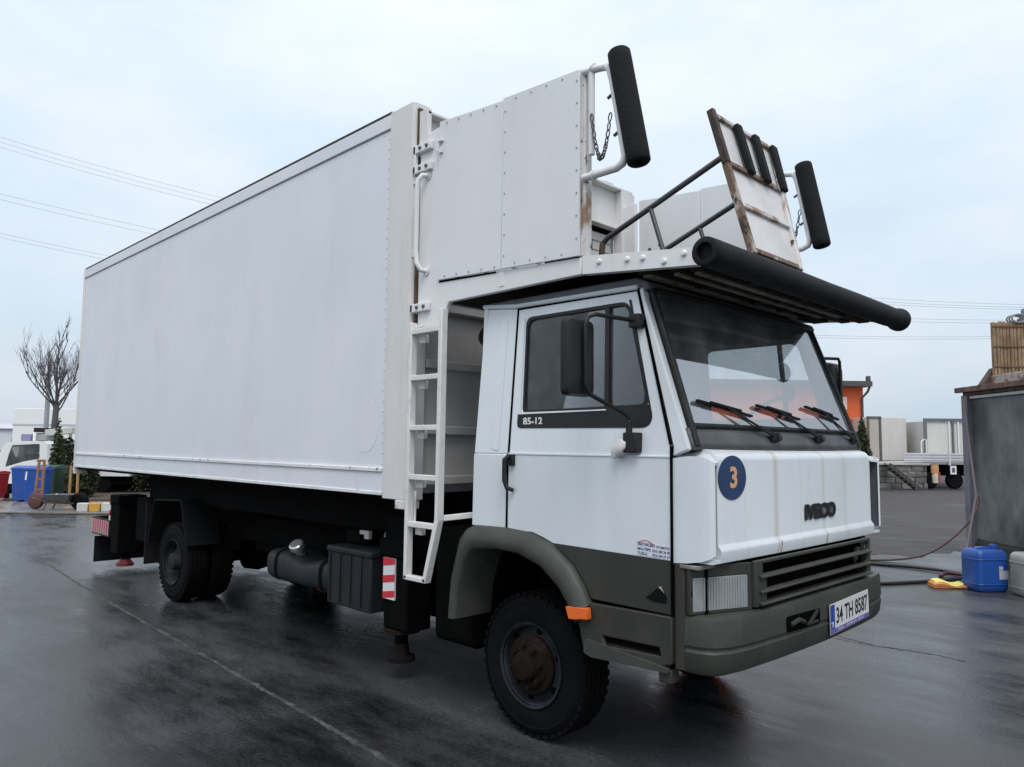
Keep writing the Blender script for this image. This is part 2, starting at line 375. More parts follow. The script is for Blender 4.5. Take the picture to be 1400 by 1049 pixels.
rd = MB()
re_ = [G(2.6+k*.12, 12.5-.05*k*.12+.30*math.sin(k*.37)+.16*math.sin(k*1.13+1)+random.uniform(-.07, .07), .004) for k in range(70)]
re_ += [G(12, 11.6, .004), G(60, 11.2, .004), G(60, 120, .004), G(9, 120, .004), G(4.2, 30, .004)]
rd.plate([(p.x, p.y) for p in re_], [], lambda x, y: (x, y, .0015), (0, 0, .0025))
tag(rd.build('asphalt_road', G_ROAD), kind='structure')
pv = MB()
def slab(mb, pts, z0, z1):
    n = len(pts); vv = [Vector((p.x, p.y, z0)) for p in pts]+[Vector((p.x, p.y, z1)) for p in pts]
    mb.add(vv, [tuple(range(n-1, -1, -1)), tuple(range(n, 2*n))]+[(i, (i+1) % n, n+(i+1) % n, n+i) for i in range(n)])
slab(pv, [G(-30, 17.0), G(-6.5, 17.6), G(-6.5, 18.3), G(-4.0, 19), G(-4.0, 60), G(-30, 60)], .002, .05)
tag(pv.build('pavement', G_PAVE, bevel=.01), kind='structure')

# filled expansion joint: an irregular pale mortar bead across the yard
jp = [(-7.4, -.12), (-5.585, -.253), (-4.2, -.335), (-2.198, -.439), (-1.2, -.49), (-.225, -.545), (.876, -.607), (2.0, -.66), (3.0, -.70)]
jm = MB(); seg = []
for i in range(len(jp)-1):
    for k in range(26):
        t = k/26; seg.append((jp[i][0]*(1-t)+jp[i+1][0]*t, jp[i][1]*(1-t)+jp[i+1][1]*t))
rings = []
for (x, y) in seg:
    wv = .011+random.random()*.014; oy = random.uniform(-.008, .008); h = .003+random.random()*.004
    rings.append([Vector((x, y+oy-wv, .001)), Vector((x, y+oy-wv*.4, h)), Vector((x, y+oy+wv*.5, h)), Vector((x, y+oy+wv, .001))])
jm.sweep(rings, closed=False, cap=False)
JOINT = mat('joint mortar', (.075, .073, .07), .75, dirt=(.025, .025, .025), dirt_amt=.95, scale=6, lo=.40, hi=.56, bump=.4, bscale=60)
tag(jm.build('joint_seam', JOINT), kind='structure')
cm_ = MB()
for (a_, b_, ww) in (((1.129, 3.834), (2.448, 3.761), .013), ((1.25, 3.70), (2.2, 3.80), .008)):
    rings = []
    for k in range(34):
        t = k/33; x = a_[0]*(1-t)+b_[0]*t; y = a_[1]*(1-t)+b_[1]*t+.03*math.sin(t*9)+random.uniform(-.012, .012); q = ww*(.4+random.random())
        rings.append([Vector((x, y-q, .0025)), Vector((x, y+q, .0025))])
    cm_.sweep(rings, closed=False, cap=False)
tag(cm_.build('crack', mat('wet crack', (.012, .012, .013), .35)), kind='structure')

# ================================================================== THE TRUCK (x forward, y to its left, z up)
T = thing('catering_truck', 'white airport catering truck with high box body and front platform on the wet yard', 'truck', (-2.2, 1.1, 0))
W = 2.2
def mir(y): return W-y

# ---- cargo box
b = MB(); b.box(-6.94, .0, .006, W-.006, 1.31, 3.93)
cargo = b.build('cargo_box', WBOX, T, bevel=.004)
b = MB(); b.plate([(-6.93, 1.49), (-.07, 1.475), (-.07, 3.865), (-6.93, 3.825)], [], lambda x, z: (x, -.002, z), (0, .007, 0)); b.build('side_panel', WBOX, cargo)
b = MB(); b.plate([(-6.97, 3.835), (-.06, 3.875), (-.06, 3.975), (-6.97, 3.945)], [], lambda x, z: (x, -.014, z), (0, .05, 0)); b.build('top_rail', WBOX, cargo, bevel=.004)
b = MB(); b.plate([(-6.97, 3.946), (-.06, 3.976), (-.06, 4.002), (-6.97, 3.972)], [], lambda x, z: (x, -.006, z), (0, .05, 0)); b.build('roof_gasket', BLACK, cargo, bevel=.003)
b = MB(); b.box(-6.94, 0, .05, W-.05, 3.931, 3.965); b.build('roof', WBOX, cargo, bevel=.01)
b = MB(); b.plate([(-6.93, 1.478), (-.07, 1.463), (-.07, 1.489), (-6.93, 1.504)], [], lambda x, z: (x, -.020, z), (0, .024, 0)); b.build('rub_rail', WCHIP, cargo, bevel=.003)
b = MB(); b.plate([(-6.93, 1.325), (-.07, 1.311), (-.07, 1.462), (-6.93, 1.477)], [], lambda x, z: (x, -.008, z), (0, .012, 0)); b.build('skirt_board', WBOX, cargo, bevel=.003)
b = MB(); b.plate([(-6.93, 1.318), (-.07, 1.304), (-.07, 1.328), (-6.93, 1.342)], [], lambda x, z: (x, -.016, z), (0, .02, 0)); b.build('lower_lip', WCHIP, cargo, bevel=.003)
b = MB(); b.box(-7.0, -6.935, -.012, .10, 1.225, 3.955); b.build('rear_post', WPOST, cargo, bevel=.008)
b = MB(); b.box(-7.0, -6.935, W-.1, W+.012, 1.225, 3.955); b.build('rear_post', WPOST, cargo, bevel=.008)
b = MB()
b.ext(rpoly([(-.06, -.016), (.20, -.022), (.215, .0), (.215, .12), (-.06, .12)], .006, 2), 1.285, 3.985, lambda x, y, t: (x, y, t))
b.build('corner_post', WPOST, cargo, bevel=.004)
b = MB(); b.box(.10, .205, -.026, .10, 1.225, 1.284); b.build('post_foot', WCHIP, cargo, bevel=.006)
b = MB(); b.box(-.06, .20, W-.12, W+.016, 1.285, 3.985); b.build('corner_post', WPOST, cargo, bevel=.006)
b = MB()
for k in range(34):
    z = 1.52+k*.0715; b.cyl((-.085, -.002, z), (-.085, -.006, z), .006, 8)
for k in range(96):
    x = -6.85+k*.0705; b.cyl((x, -.002, 3.812+.0058*(x+6.9)), (x, -.005, 3.812+.0058*(x+6.9)), .005, 6)
b.build('rivet_row', WBOX, cargo)['kind'] = 'stuff'
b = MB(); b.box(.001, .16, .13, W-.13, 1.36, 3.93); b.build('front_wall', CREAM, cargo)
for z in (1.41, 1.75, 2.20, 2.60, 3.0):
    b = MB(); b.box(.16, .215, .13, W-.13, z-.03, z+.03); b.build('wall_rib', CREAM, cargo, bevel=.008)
b = MB(); b.box(.215, .235, .01, .06, 2.40, 3.94); b.build('gap_seal', RUST, cargo)
for z in (2.0, 2.9, 3.4):
    b = MB(); b.box(.206, .25, -.012, .02, z, z+.05); b.build('seal_clip', WCHIP, cargo, bevel=.004)
# scratches and ghosted film on the side: a removed sticker patch
b = MB(); b.plate([(-.30+.16*math.cos(i*.2618), 1.78+.19*math.sin(i*.2618)) for i in range(24)], [], lambda x, z: (x, -.0035, z), (0, .001, 0)); b.build('sticker_ghost', mat('old glue', (.695, .70, .735), .45, var=.02), cargo)

# ---- chassis and running gear
b = MB()
for y in (.62, 1.42): b.box(-6.2, 2.15, y, y+.16, .66, .92)
for x in (-6.3, -5.2, -4.0, -2.8, -1.4, -.2, 1.18): b.box(x-.06, x+.06, .7, 1.5, .70, .88)
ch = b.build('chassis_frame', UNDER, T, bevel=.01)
b = MB()
for y in (.55, 1.45): b.box(-5.4, .1, y, y+.18, 1.08, 1.30)
for k in range(10): b.box(-5.3+k*.54, -5.2+k*.54, .34, 1.9, 1.10, 1.29)
b.box(-6.93, .0, .02, 2.18, 1.285, 1.308)
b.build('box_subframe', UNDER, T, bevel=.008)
b = MB()
for y in (.5, 1.62):
    b.bar((-4.9, y, .95), (-1.2, y, 1.16), .07, .12); b.bar((-4.9, y+.08, 1.16), (-1.2, y+.08, .95), .07, .12)
b.build('scissor_lift', UNDER, T, bevel=.008)
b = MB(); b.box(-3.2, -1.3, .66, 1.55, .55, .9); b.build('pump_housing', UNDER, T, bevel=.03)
b = MB(); b.box(.3, 1.0, .62, 1.6, .45, 1.2); b.build('gearbox_housing', UNDER, T, bevel=.03)
for x in (-4.0, 1.18):
    b = MB(); b.cyl((x, .3, .41), (x, 1.9, .41), .065, 12); b.build('axle', UNDER, T)
b = MB(); b.lathe([(.0, -.2), (.16, -.14), (.19, 0), (.16, .14), (0, .2)], (-4.0, 1.1, .41), (0, 1, 0), 18); b.build('differential', UNDER, T)

def wheel(x, y, side, dual=False):
    """side=-1: outer face towards -y"""
    r = .405; wd = .225; ax = (0, side, 0)
    tb = MB()
    prof = [(.222, -wd/2), (.30, -wd/2-.004), (.365, -wd/2+.006), (.392, -wd/2+.028)]
    prof += [(r-.006, -.09), (r, -.075), (r, -.070), (r-.012, -.068), (r-.012, -.058), (r, -.056), (r, -.028), (r-.012, -.026), (r-.012, -.016), (r, -.014),
             (r, .014), (r-.012, .016), (r-.012, .026), (r, .028), (r, .056), (r-.012, .058), (r-.012, .068), (r, .070), (r, .075), (r-.006, .09)]
    prof += [(.392, wd/2-.028), (.365, wd/2-.006), (.345, wd/2+.002), (.338, wd/2-.001), (.30, wd/2+.005), (.262, wd/2+.004), (.236, wd/2-.006), (.222, wd/2-.004)]
    tb.lathe(prof, (x, y, r), ax, 64)
    # shoulder lugs
    for k in range(44):
        an = 2*math.pi*k/44; c_, s_ = math.cos(an), math.sin(an)
        for sg in (-1, 1):
            p = Vector((x, y+side*sg*.094, r)); tb.bar(p+Vector((c_*.380, 0, s_*.380)), p+Vector((c_*.3985, 0, s_*.3985)), .030, .022, (0, 1, 0))
    ty = tb.build('tyre', TYRE, None, ang=30)
    tyre_o = ty
    rb = MB()
    o = wd/2
    rb.lathe([(.222, o+.004), (.236, o+.010), (.238, o+.002), (.226, o-.006), (.214, o-.012), (.205, o-.05), (.190, o-.085 if dual else o-.045), (.150, o-.10 if dual else o-.03), (.10, o-.10 if dual else o-.012), (.0, o-.10 if dual else o-.012)], (x, y, r), ax, 48)
    if not dual: rb.lathe([(.205, -o), (.215, -o+.01), (.19, -.02), (0, -.02)], (x, y, r), ax, 32)
    # hand holes: dark recessed ovals
    return tyre_o, rb
def make_wheel(x, y, side, dual):
    root_name = 'rear_wheel' if dual else 'front_wheel'
    tyre_o, rb = wheel(x, y, side, dual)
    o = .1125; r = .405
    rim = rb.build(root_name, RIM, T, ang=30)
    # tyre under the wheel
    me = tyre_o.data; off = ORG[tyre_o.name]
    for v in me.vertices: v.co = v.co+off-ORG[T.name]
    tyre_o.location = (0, 0, 0); tyre_o.parent = rim; ORG[tyre_o.name] = ORG[T.name]
    hb = MB(); ax = Vector((0, side, 0)); c0 = Vector((x, y, r))
    if not dual:
        hb.lathe([(.165, o-.03), (.168, o-.005), (.158, o+.006), (.135, o+.010), (.128, o+.022), (.100, o+.030), (.086, o+.032), (.080, o+.062), (.066, o+.080), (.040, o+.088), (0, o+.090)], c0, ax, 40)
        for k in range(8):
            an = 2*math.pi*k/8+.2; p = c0+Vector((math.cos(an)*.112, 0, math.sin(an)*.112)); hb.cyl(p+ax*(o+.015), p+ax*(o+.055), .014, 6)
    else:
        hb.lathe([(.150, o-.10), (.145, o-.07), (.095, o-.065), (.085, o-.02), (.080, o+.01), (.05, o+.02), (0, o+.02)], c0, ax, 32)
        for k in range(8):
            an = 2*math.pi*k/8; p = c0+Vector((math.cos(an)*.120, 0, math.sin(an)*.120)); hb.cyl(p+ax*(o-.1), p+ax*(o-.055), .014, 6)
    hb.build('hub', HUB if not dual else RIM, rim, ang=25)
    hh = MB()
    for k in range(6):
        an = 2*math.pi*k/6+.35; p = c0+Vector((math.cos(an)*.187, 0, math.sin(an)*.187)); q = o-.082 if dual else o-.043
        hh.cyl(p+ax*q, p+ax*(q+.006), .021, 12)
    hh.build('vent_hole', PIT, rim)
    return rim
make_wheel(1.18, .265, -1, False); make_wheel(1.18, W-.265, 1, False)
for y, sd_ in ((.265, -1), (W-.265, 1)):
    make_wheel(-4.0, y, sd_, True)
    make_wheel(-4.0, y-sd_*.27, sd_, True)

# rear mudguard, flaps, tail gear
b = MB()
pts = [(-4.62, .55), (-4.50, 1.02), (-3.78, 1.05), (-3.58, .60)]
for i in range(3): b.bar((pts[i][0], .30, pts[i][1]), (pts[i+1][0], .30, pts[i+1][1]), .36, .02, (0, 0, 1) if i == 1 else (1, 0, 0))
b.build('mudguard', mat('mudguard dusty black', (.006, .0065, .007), .7, spec=.12, var=.2), T, bevel=.006)
b = MB()
for i in range(3): b.bar((pts[i][0], 1.9, pts[i][1]), (pts[i+1][0], 1.9, pts[i+1][1]), .36, .02, (0, 0, 1) if i == 1 else (1, 0, 0))
b.build('mudguard', UNDER, T, bevel=.006)
b = MB(); b.box(-4.72, -4.70, .12, .52, .30, .95); b.build('mud_flap', RUBBER, T, bevel=.004)
b = MB(); b.box(-4.72, -4.70, W-.52, W-.12, .30, .95); b.build('mud_flap', RUBBER, T, bevel=.004)
b = MB(); b.box(-6.66, -6.645, .19, 1.05, .10, .43); b.build('rear_flap', RUBBER, T, bevel=.003)
b = MB(); b.box(-6.68, -6.02, .16, .18, .47, .685); b.box(-6.68, -6.02, .18, .5, .47, .49); b.box(-6.68, -6.66, .18, .5, .49, .685); b.box(-6.04, -6.02, .18, .5, .49, .685)
rb_ = b.build('tail_step', BLACK, T, bevel=.004)
b = MB()
b.box(-6.66, -6.04, .154, .159, .49, .665)
b.build('chevron_board', mat('pink faded board', (.45, .33, .36), .5, dirt=(.25, .2, .2), dirt_amt=.5, scale=6), rb_)
for k in range(7):
    x = -6.62+k*.083; b = MB(); b.plate([(x, .492), (x+.035, .492), (x+.055, .663), (x+.02, .663)], [], lambda x_, z_: (x_, .1515, z_), (0, .002, 0)); b.build('stripe', REDP, rb_)
b = MB(); b.box(-5.95, -5.70, .16, .45, .30, .98); b.box(-5.98, -5.67, .14, .47, .90, 1.0); b.cyl((-5.82, .30, .30), (-5.82, .30, .18), .05, 14)
st = b.build('stabilizer_leg', UNDER, T, bevel=.012)
b = MB(); b.lathe([(0, .05), (.06, .05), (.075, .02), (.1, .0), (.1, -.03), (0, -.03)], (-5.82, .30, .17), (0, 0, 1), 16); b.build('jack_foot', mat('red jack paint', (.20, .012, .02), .5, dirt=(.05, .02, .02), dirt_amt=.6), st)
b = MB(); b.box(-5.99, -5.955, .15, .26, .70, .98); tl = b.build('tail_light', BLACK, T, bevel=.004)
for z, mm in ((.905, REDL), (.84, WHITE), (.775, REDL), (.712, WHITE)):
    b = MB(); b.box(-5.985, -5.96, .138, .152, z-.028, z+.030); b.build('tail_lens', mm, tl, bevel=.003)
b = MB(); b.box(-5.3, -4.85, .22, .5, .5, 1.0); b.build('tool_locker', UNDER, T, bevel=.02)
b = MB(); b.box(-6.7, -6.6, .5, 1.7, .62, .80); b.build('rear_crossbar', UNDER, T, bevel=.01)

# fuel tank, battery box, front stabiliser
TANK = mat('dusty tank grey', (.014, .017, .020), .55, spec=.25, dirt=(.025, .025, .025), dirt_amt=.7, scale=5, lo=.45, hi=.7, var=.15, bump=.1, bscale=30)
b = MB()
rings = []
for x, zc, rz, ry in ((-2.06, .605, .07, .10), (-2.04, .605, .125, .17), (-1.98, .605, .135, .185), (-1.72, .605, .135, .185), (-1.60, .59, .115, .185), (-1.46, .575, .105, .185), (-1.32, .59, .115, .185), (-1.20, .60, .13, .185), (-1.08, .60, .13, .185), (-1.02, .60, .12, .17), (-1.0, .60, .07, .10)):
    rings.append([Vector((x, .37-ry*math.copysign(abs(math.cos(a_))**.6, math.cos(a_)), zc+rz*math.copysign(abs(math.sin(a_))**.6, math.sin(a_)))) for a_ in [i*2*math.pi/24 for i in range(24)]])
b.sweep(rings)
ft = b.build('fuel_tank', TANK, T, ang=50)
for x in (-1.86, -1.14):
    b = MB(); rr = [Vector((0, .37-.192*math.copysign(abs(math.cos(a_))**.6, math.cos(a_)), .603+.142*math.copysign(abs(math.sin(a_))**.6, math.sin(a_)))) for a_ in [i*2*math.pi/24 for i in range(24)]]
    b.sweep([[p+Vector((x-.02, 0, 0)) for p in rr], [p+Vector((x+.02, 0, 0)) for p in rr]], cap=False); b.build('tank_strap', UNDER, ft)
b = MB(); d0 = Vector((.2, -.5, .75)).normalized(); b.lathe([(0, .03), (.05, .03), (.062, .02), (.062, -.02), (.04, -.03), (.04, -.1), (0, -.1)], (-1.63, .25, .79), d0, 20); b.build('filler_cap', mat('bare aluminium', (.6, .61, .62), .3, metal=.8), ft, ang=30)
b = MB(); b.box(-1.0, -.42, .16, .55, .43, .85); b.box(-1.01, -.41, .15, .56, .82, .87)
bb = b.build('battery_or_blocker_box', TANK, T, bevel=.015)
b = MB()
for k in range(4): b.box(-.97+k*.14, -.95+k*.14, .148, .16, .46, .82)
b.build('box_rib', TANK, bb, bevel=.003)
b = MB(); b.box(-.97, -.70, .3, .5, .88, .98); b.build('air_reservoir', UNDER, T, bevel=.02)
b = MB(); b.box(-.30, -.02, .19, .40, .36, 1.15); b.box(-.34, .02, .17, .42, .86, .98); b.cyl((-.21, .29, .36), (-.21, .29, .15), .048, 16)
sf = b.build('stabilizer_leg', UNDER, T, bevel=.012)
b = MB(); b.lathe([(.05, .05), (.13, .045), (.13, .02), (.05, .015)], (-.21, .29, .31), (0, 0, 1), 20); b.build('jack_flange', mat('dark flange', (.014, .006, .005), .8, spec=.2), sf, ang=30)
b = MB(); b.lathe([(0, .13), (.05, .12), (.065, .04), (.10, .03), (.10, 0), (0, 0)], (-.21, .29, .13), (0, 0, 1), 20)
b.build('jack_foot', mat('rusty jack foot', (.008, .004, .0035), .8, spec=.2, dirt=(.006, .004, .004), dirt_amt=.8, scale=12), sf, ang=30)
b = MB(); b.box(-.29, -.155, .176, .189, .565, .85); rf = b.build('reflector_board', WHITE, sf)
for (z0, z1) in ((.565, .61), (.672, .722), (.79, .85)):
    b = MB(); b.plate([(-.29, z0), (-.155, z0+.022), (-.155, min(.85, z1+.022)), (-.29, z1)], [], lambda x_, z_: (x_, .1735, z_), (0, .002, 0)); b.build('red_stripe', mat('reflective red', (.6, .03, .05), .35), sf)
b = MB(); b.box(-.30, -.02, W-.40, W-.19, .36, 1.15); b.cyl((-.15, W-.29, .36), (-.15, W-.29, .06), .048, 16); b.build('stabilizer_leg', UNDER, T, bevel=.012)
b = MB(); b.box(-3.35, -1.75, W-.60, W-.16, .15, 1.10); b.build('far_side_blocker', UNDER, T, bevel=.02)  # unseen far side box, added low to block light under the truck
b = MB(); b.box(-1.7, -.42, W-.60, W-.16, .15, .95); b.build('battery_or_blocker_box', UNDER, T, bevel=.02)  # far side box added only to stop light, not a battery
b = MB(); b.box(.05, .68, W-.62, W-.14, .14, 1.15); b.build('far_front_blocker', UNDER, T, bevel=.03)  # unseen block added behind the front wheel against light from beyond
b = MB(); b.box(-6.0, -4.75, W-.6, W-.16, .20, 1.0); b.build('far_side_blocker', UNDER, T, bevel=.02)  # rear far side box, also added to shut out light
for yy_ in (.33, W-.36):
    b = MB(); b.box(-5.2, .12, yy_, yy_+.03, 1.0, 1.285); b.build('dark_fill_plate', UNDER, T)  # added dark plate hides the crossmembers so the underside stays black
b = MB(); b.box(-3.4, .6, .95, 1.3, .25, .70); b.build('dark_mid_blocker', UNDER, T, bevel=.03)  # dark box added mid chassis to keep the ground beneath dark
b = MB(); b.box(.18, .62, .25, .6, .35, 1.1); b.build('exhaust_silencer', UNDER, T, bevel=.05)
b = MB(); b.tube([(-.6, .42, .95), (-.55, .40, 1.0), (-.45, .40, 1.0)], .02, 8); b.box(-.78, -.66, .30, .33, .93, .99); b.build('hose_coupling', mat('pale fitting', (.5, .5, .48), .5), T)
# red lower tank under the frame
b = MB(); b.cyl((-2.0, .75, .42), (-1.4, .75, .42), .12, 20); b.build('air_tank', mat('red oxide tank', (.25, .05, .03), .6, dirt=(.06, .03, .02), dirt_amt=.7), T, bevel=.01)

# ---- ladder
LB = mat('ladder paint', (.70, .69, .67), .45, dirt=(.40, .34, .28), dirt_amt=.5, scale=8, lo=.55, hi=.8, chips=(.09, .05, .03), chip_scale=22, chip_lo=.66)
b = MB(); ly = -.06
b.bar((.305, ly, 2.44), (.300, ly, .80), .034, .05, (0, 1, 0)); b.bar((.609, ly, 2.50), (.601, ly, 1.187), .034, .05, (0, 1, 0)); b.bar((.602, ly, 1.195), (.488, ly, .80), .034, .05, (0, 1, 0))
b.bar((.285, ly, .812), (.505, ly, .812), .05, .03)
lad = b.build('ladder', LB, T, bevel=.005)
for z in (2.376, 2.076, 1.757, 1.444, 1.147):
    xr = .595 if z > 1.2 else .575
    b = MB(); b.bar((.32, ly, z), (xr, ly, z), .05, .034); b.build('rung', LB, lad, bevel=.004)
    b = MB(); b.box(.33, .40, ly+.028, ly+.06, z-.07, z-.018); b.build('rung_bracket', LB, lad, bevel=.004)
b = MB(); b.bar((.60, ly+.03, 1.20), (.83, .33, 1.24), .03, .035); b.build('ladder_stay', LB, lad, bevel=.004)
b = MB(); b.bar((.31, ly+.03, 1.13), (.215, .05, 1.34), .03, .03); b.build('ladder_stay', LB, lad, bevel=.004)
b = MB(); b.bar((.32, ly, 2.40), (.32, .06, 2.44), .03, .03); b.build('ladder_stay', LB, lad, bevel=.004)
b = MB(); b.tube([(.30, .62, 2.42), (.5, .45, 2.40), (.80, .42, 2.38)], .075, 16); b.build('air_intake', BLACK, T)

# ---- platform above the cab
b = MB()
b.ext([(.37, 2.60), (1.66, 2.60), (2.40, 2.525), (2.40, 2.555), (1.66, 2.635), (.37, 2.635)], .03, W-.03, lambda x, z, t: (x, t, z))
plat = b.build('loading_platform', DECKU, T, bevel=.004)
def zfun(y0):
    return lambda x, z: (x, y0, z)
for y0, sg in ((0.0, 1), (W, -1)):
    t = (0, .035*sg, 0)
    b = MB(); b.plate([(.47, 2.70), (1.675, 2.655), (1.677, 2.563), (.585, 2.553), (.515, 2.41), (.275, 2.41), (.272, 3.60), (.33, 3.72), (.47, 3.735)], [], zfun(y0), t); b.build('side_frame', WPLAT, plat, bevel=.005)
    b = MB(); b.plate([(1.680, 2.660), (2.39, 2.584), (2.39, 2.498), (1.680, 2.562)], [], zfun(y0-.004*sg), (0, .05*sg, 0)); b.build('side_beam', WPLAT, plat, bevel=.006)
    b = MB(); b.box(1.05, 1.09, y0-.004*sg, y0+.002*sg, 2.585, 2.67); b.build('weld_strap', WPLAT, plat)
    # two plate sheets
    b = MB(); b.plate([(.485, 2.705), (1.072, 2.684), (1.076, 3.712), (.483, 3.757)], [], zfun(y0-.014*sg), (0, .012*sg, 0)); b.build('side_sheet', WPANEL, plat, bevel=.002)
    b = MB(); b.plate([(1.078, 2.684), (1.672, 2.662), (1.672, 3.695), (1.081, 3.722)], [], zfun(y0-.016*sg), (0, .014*sg, 0)); b.build('side_sheet', WPANEL, plat, bevel=.002)
    b = MB(); b.plate([(.490, 2.690), (1.02, 2.671), (1.02, 2.682), (.490, 2.704)], [], zfun(y0-.003*sg), (0, .002*sg, 0)); b.build('sheet_gap', PIT, plat)
    b = MB(); b.box(1.655, 1.70, min(y0, y0+.06*sg), max(y0, y0+.06*sg), 2.66, 3.70); b.build('front_upright', RUSTW, plat, bevel=.005)
    b = MB()
    bolts = []
    for k in range(8):
        z = 2.76+k*.125; bolts += [(1.10, z), (1.655, z)]
    for k in range(5): bolts += [(.56+k*.115, 3.730-.0087*k), (.56+k*.115, 2.722-k*.004)]
    for k in range(4): bolts += [(1.19+k*.12, 3.69-k*.004), (1.19+k*.12, 2.705-k*.005)]
    for x, z in bolts: b.cyl((x, y0-.013*sg, z), (x, y0-.020*sg, z), .0052, 8)
    b.build('bolt_row', mat('dull bolt', (.40, .39, .38), .5, metal=.2), plat)['kind'] = 'stuff'
    for (x, z) in ((1.80, 2.61), (1.98, 2.592), (2.075, 2.583), (2.31, 2.565), (2.20, 2.545)):
        if sg < 0: continue
        b = MB(); b.lathe([(0, .013), (.010, .012), (.015, .006), (.017, 0)], (x, y0-.004*sg, z), (0, -sg, 0), 12); b.build('dome_bolt', WPLAT, plat)
    # guard hoop with foam roller and chain
    yy = y0
    b = MB(); b.tube([(1.69, yy, 3.675), (1.80, yy, 3.662), (1.845, yy, 3.652), (1.868, yy, 3.63), (1.885, yy, 3.57), (1.955, yy, 3.20), (1.966, yy, 3.135), (1.95, yy, 3.10), (1.91, yy, 3.085), (1.69, yy, 3.085)], .021, 12)
    b.tube([(1.745, yy, 3.665), (1.745, yy, 3.20)], .018, 10)
    for z in (3.675, 3.085): b.cyl((1.75, yy, z-.0), (1.765, yy, z-.003), .027, 12)
    hoop = b.build('guard_hoop', WPLAT, plat, ang=50)
    b = MB()
    p0, p1 = Vector((1.925, yy, 3.705)), Vector((2.052, yy, 3.075)); dd = (p1-p0).normalized(); Lr = (p1-p0).length
    b.lathe([(.022, 0), (.054, 0), (.060, .008), (.061, .05), (.061, Lr-.05), (.060, Lr-.008), (.053, Lr), (.022, Lr), (.022, Lr-.06), (.0, Lr-.06)], p0, dd, 28)
    b.build('foam_roller', FOAM, hoop, ang=50)
    for q in (.2, .78):
        b = MB(); p = Vector((1.885, yy, 3.57)).lerp(Vector((1.955, yy, 3.20)), q); b.cyl(p, p+Vector((-.045, 0, -.02)), .009, 8); b.cyl(p, p+Vector((.05, 0, .01)), .012, 8)
        b.build('roller_stud', STEEL, hoop)
    b = MB(); nl = 17
    for k in range(nl):
        t = (k+.5)/nl; xx = 1.758+.13*t; zz = 3.42-.035*t-.245*(1-abs(2*t-1)**1.9)
        t2 = t+.02; x2 = 1.758+.13*t2; z2 = 3.42-.035*t2-.245*(1-abs(2*t2-1)**1.9)
        dv = Vector((x2-xx, 0, z2-zz)).normalized(); sv = Vector((0, 1, 0)) if k % 2 else dv.cross(Vector((0, 1, 0)))
        ll, ww = .0235, .010; c0 = Vector((xx, yy-.02*sg, zz))
        ring = [c0+dv*ll*math.cos(a_)+sv*ww*math.sin(a_) for a_ in [i*math.pi/5 for i in range(10)]]
        b.tube(ring+[ring[0]], .0038, 5, cap=False)
    b.build('chain', CHAIN, hoop)['kind'] = 'stuff'
    # mast shoe brackets and grab handle on the rear upright
    for z in (3.60, 3.46, 2.52):
        b = MB(); b.box(.225, .41, min(y0-.03*sg, y0-.002*sg), max(y0-.03*sg, y0-.002*sg), z, z+.055)
        b.box(.225, .25, min(y0-.03*sg, y0+.05*sg), max(y0-.03*sg, y0+.05*sg), z-.002, z+.057)
        b.build('mast_bracket', WPLAT, plat, bevel=.004)
        b = MB()
        for x in (.30, .37): b.lathe([(0, .012), (.010, .01), (.014, 0)], (x, y0-.03*sg, z+.028), (0, -sg, 0), 8)
        b.build('bracket_bolt', STEEL, plat)
    b = MB(); b.box(.226, .25, min(y0-.028*sg, y0-.004*sg), max(y0-.028*sg, y0-.004*sg), 3.515, 3.598); b.build('mast_bracket', WPLAT, plat, bevel=.003)
    b = MB(); yo = y0-.055*sg
    b.tube([(.36, y0-.003*sg, 3.43), (.345, y0-.04*sg, 3.425), (.325, yo, 3.40), (.312, yo, 3.34), (.310, yo, 2.92), (.320, yo, 2.84), (.345, y0-.04*sg, 2.79), (.36, y0-.003*sg, 2.785)], .017, 12)
    b.lathe([(0, .006), (.03, .006), (.03, 0)], (.36, y0-.002*sg, 3.43), (0, -sg, 0), 12); b.lathe([(0, .006), (.03, .006), (.03, 0)], (.36, y0-.002*sg, 2.785), (0, -sg, 0), 12)
    b.build('grab_handle', WPLAT, plat, ang=50)
    b = MB(); b.cyl((.485, y0-.03*sg, 3.64), (.485, y0-.03*sg, 3.55), .008, 8); b.box(.47, .53, min(y0-.034*sg, y0-.015*sg), max(y0-.034*sg, y0-.015*sg), 3.615, 3.625); b.box(.495, .525, min(y0-.03*sg, y0-.015*sg), max(y0-.03*sg, y0-.015*sg), 3.54, 3.575); b.build('latch', WPLAT, plat)
# mast header with roller shutter behind it
b = MB(); b.box(.255, .275, .06, W-.0, 3.53, 3.865); b.box(.255, .345, .0, W+.1, 3.865, 3.885); b.box(.255, .335, .05, W+.05, 3.515, 3.53); b.box(.255, .345, -.002, .03, 3.60, 3.90)
b.build('mast_header', WPOST, plat, bevel=.003)
b = MB(); b.box(.255, .35, W-.06, W+.12, 2.66, 3.864); b.build('mast_post', WPOST, plat, bevel=.004)
b = MB(); b.box(.22, .26, W+.122, W+.16, 3.5, 3.9); b.build('dark_buffer', RUST, plat)
for k in range(10):
    b = MB(); b.box(.225, .245, .08, W-.08, 2.66+k*.082, 2.66+k*.082+.076); b.build('shutter_slat', mat('shutter slat paint', (.60, .59, .575), .5, dirt=(.35, .3, .27), dirt_amt=.4), plat, bevel=.006)
b = MB(); b.box(.246, .25, 1.62, 1.86, 3.30, 3.40); b.build('shutter_vent', GREYP, plat)
b = MB(); b.box(.22, .254, .06, W-.06, 3.48, 3.53); b.build('shutter_top_shadow', PIT, plat)  # black bar stands in for the shadow at the shutter top
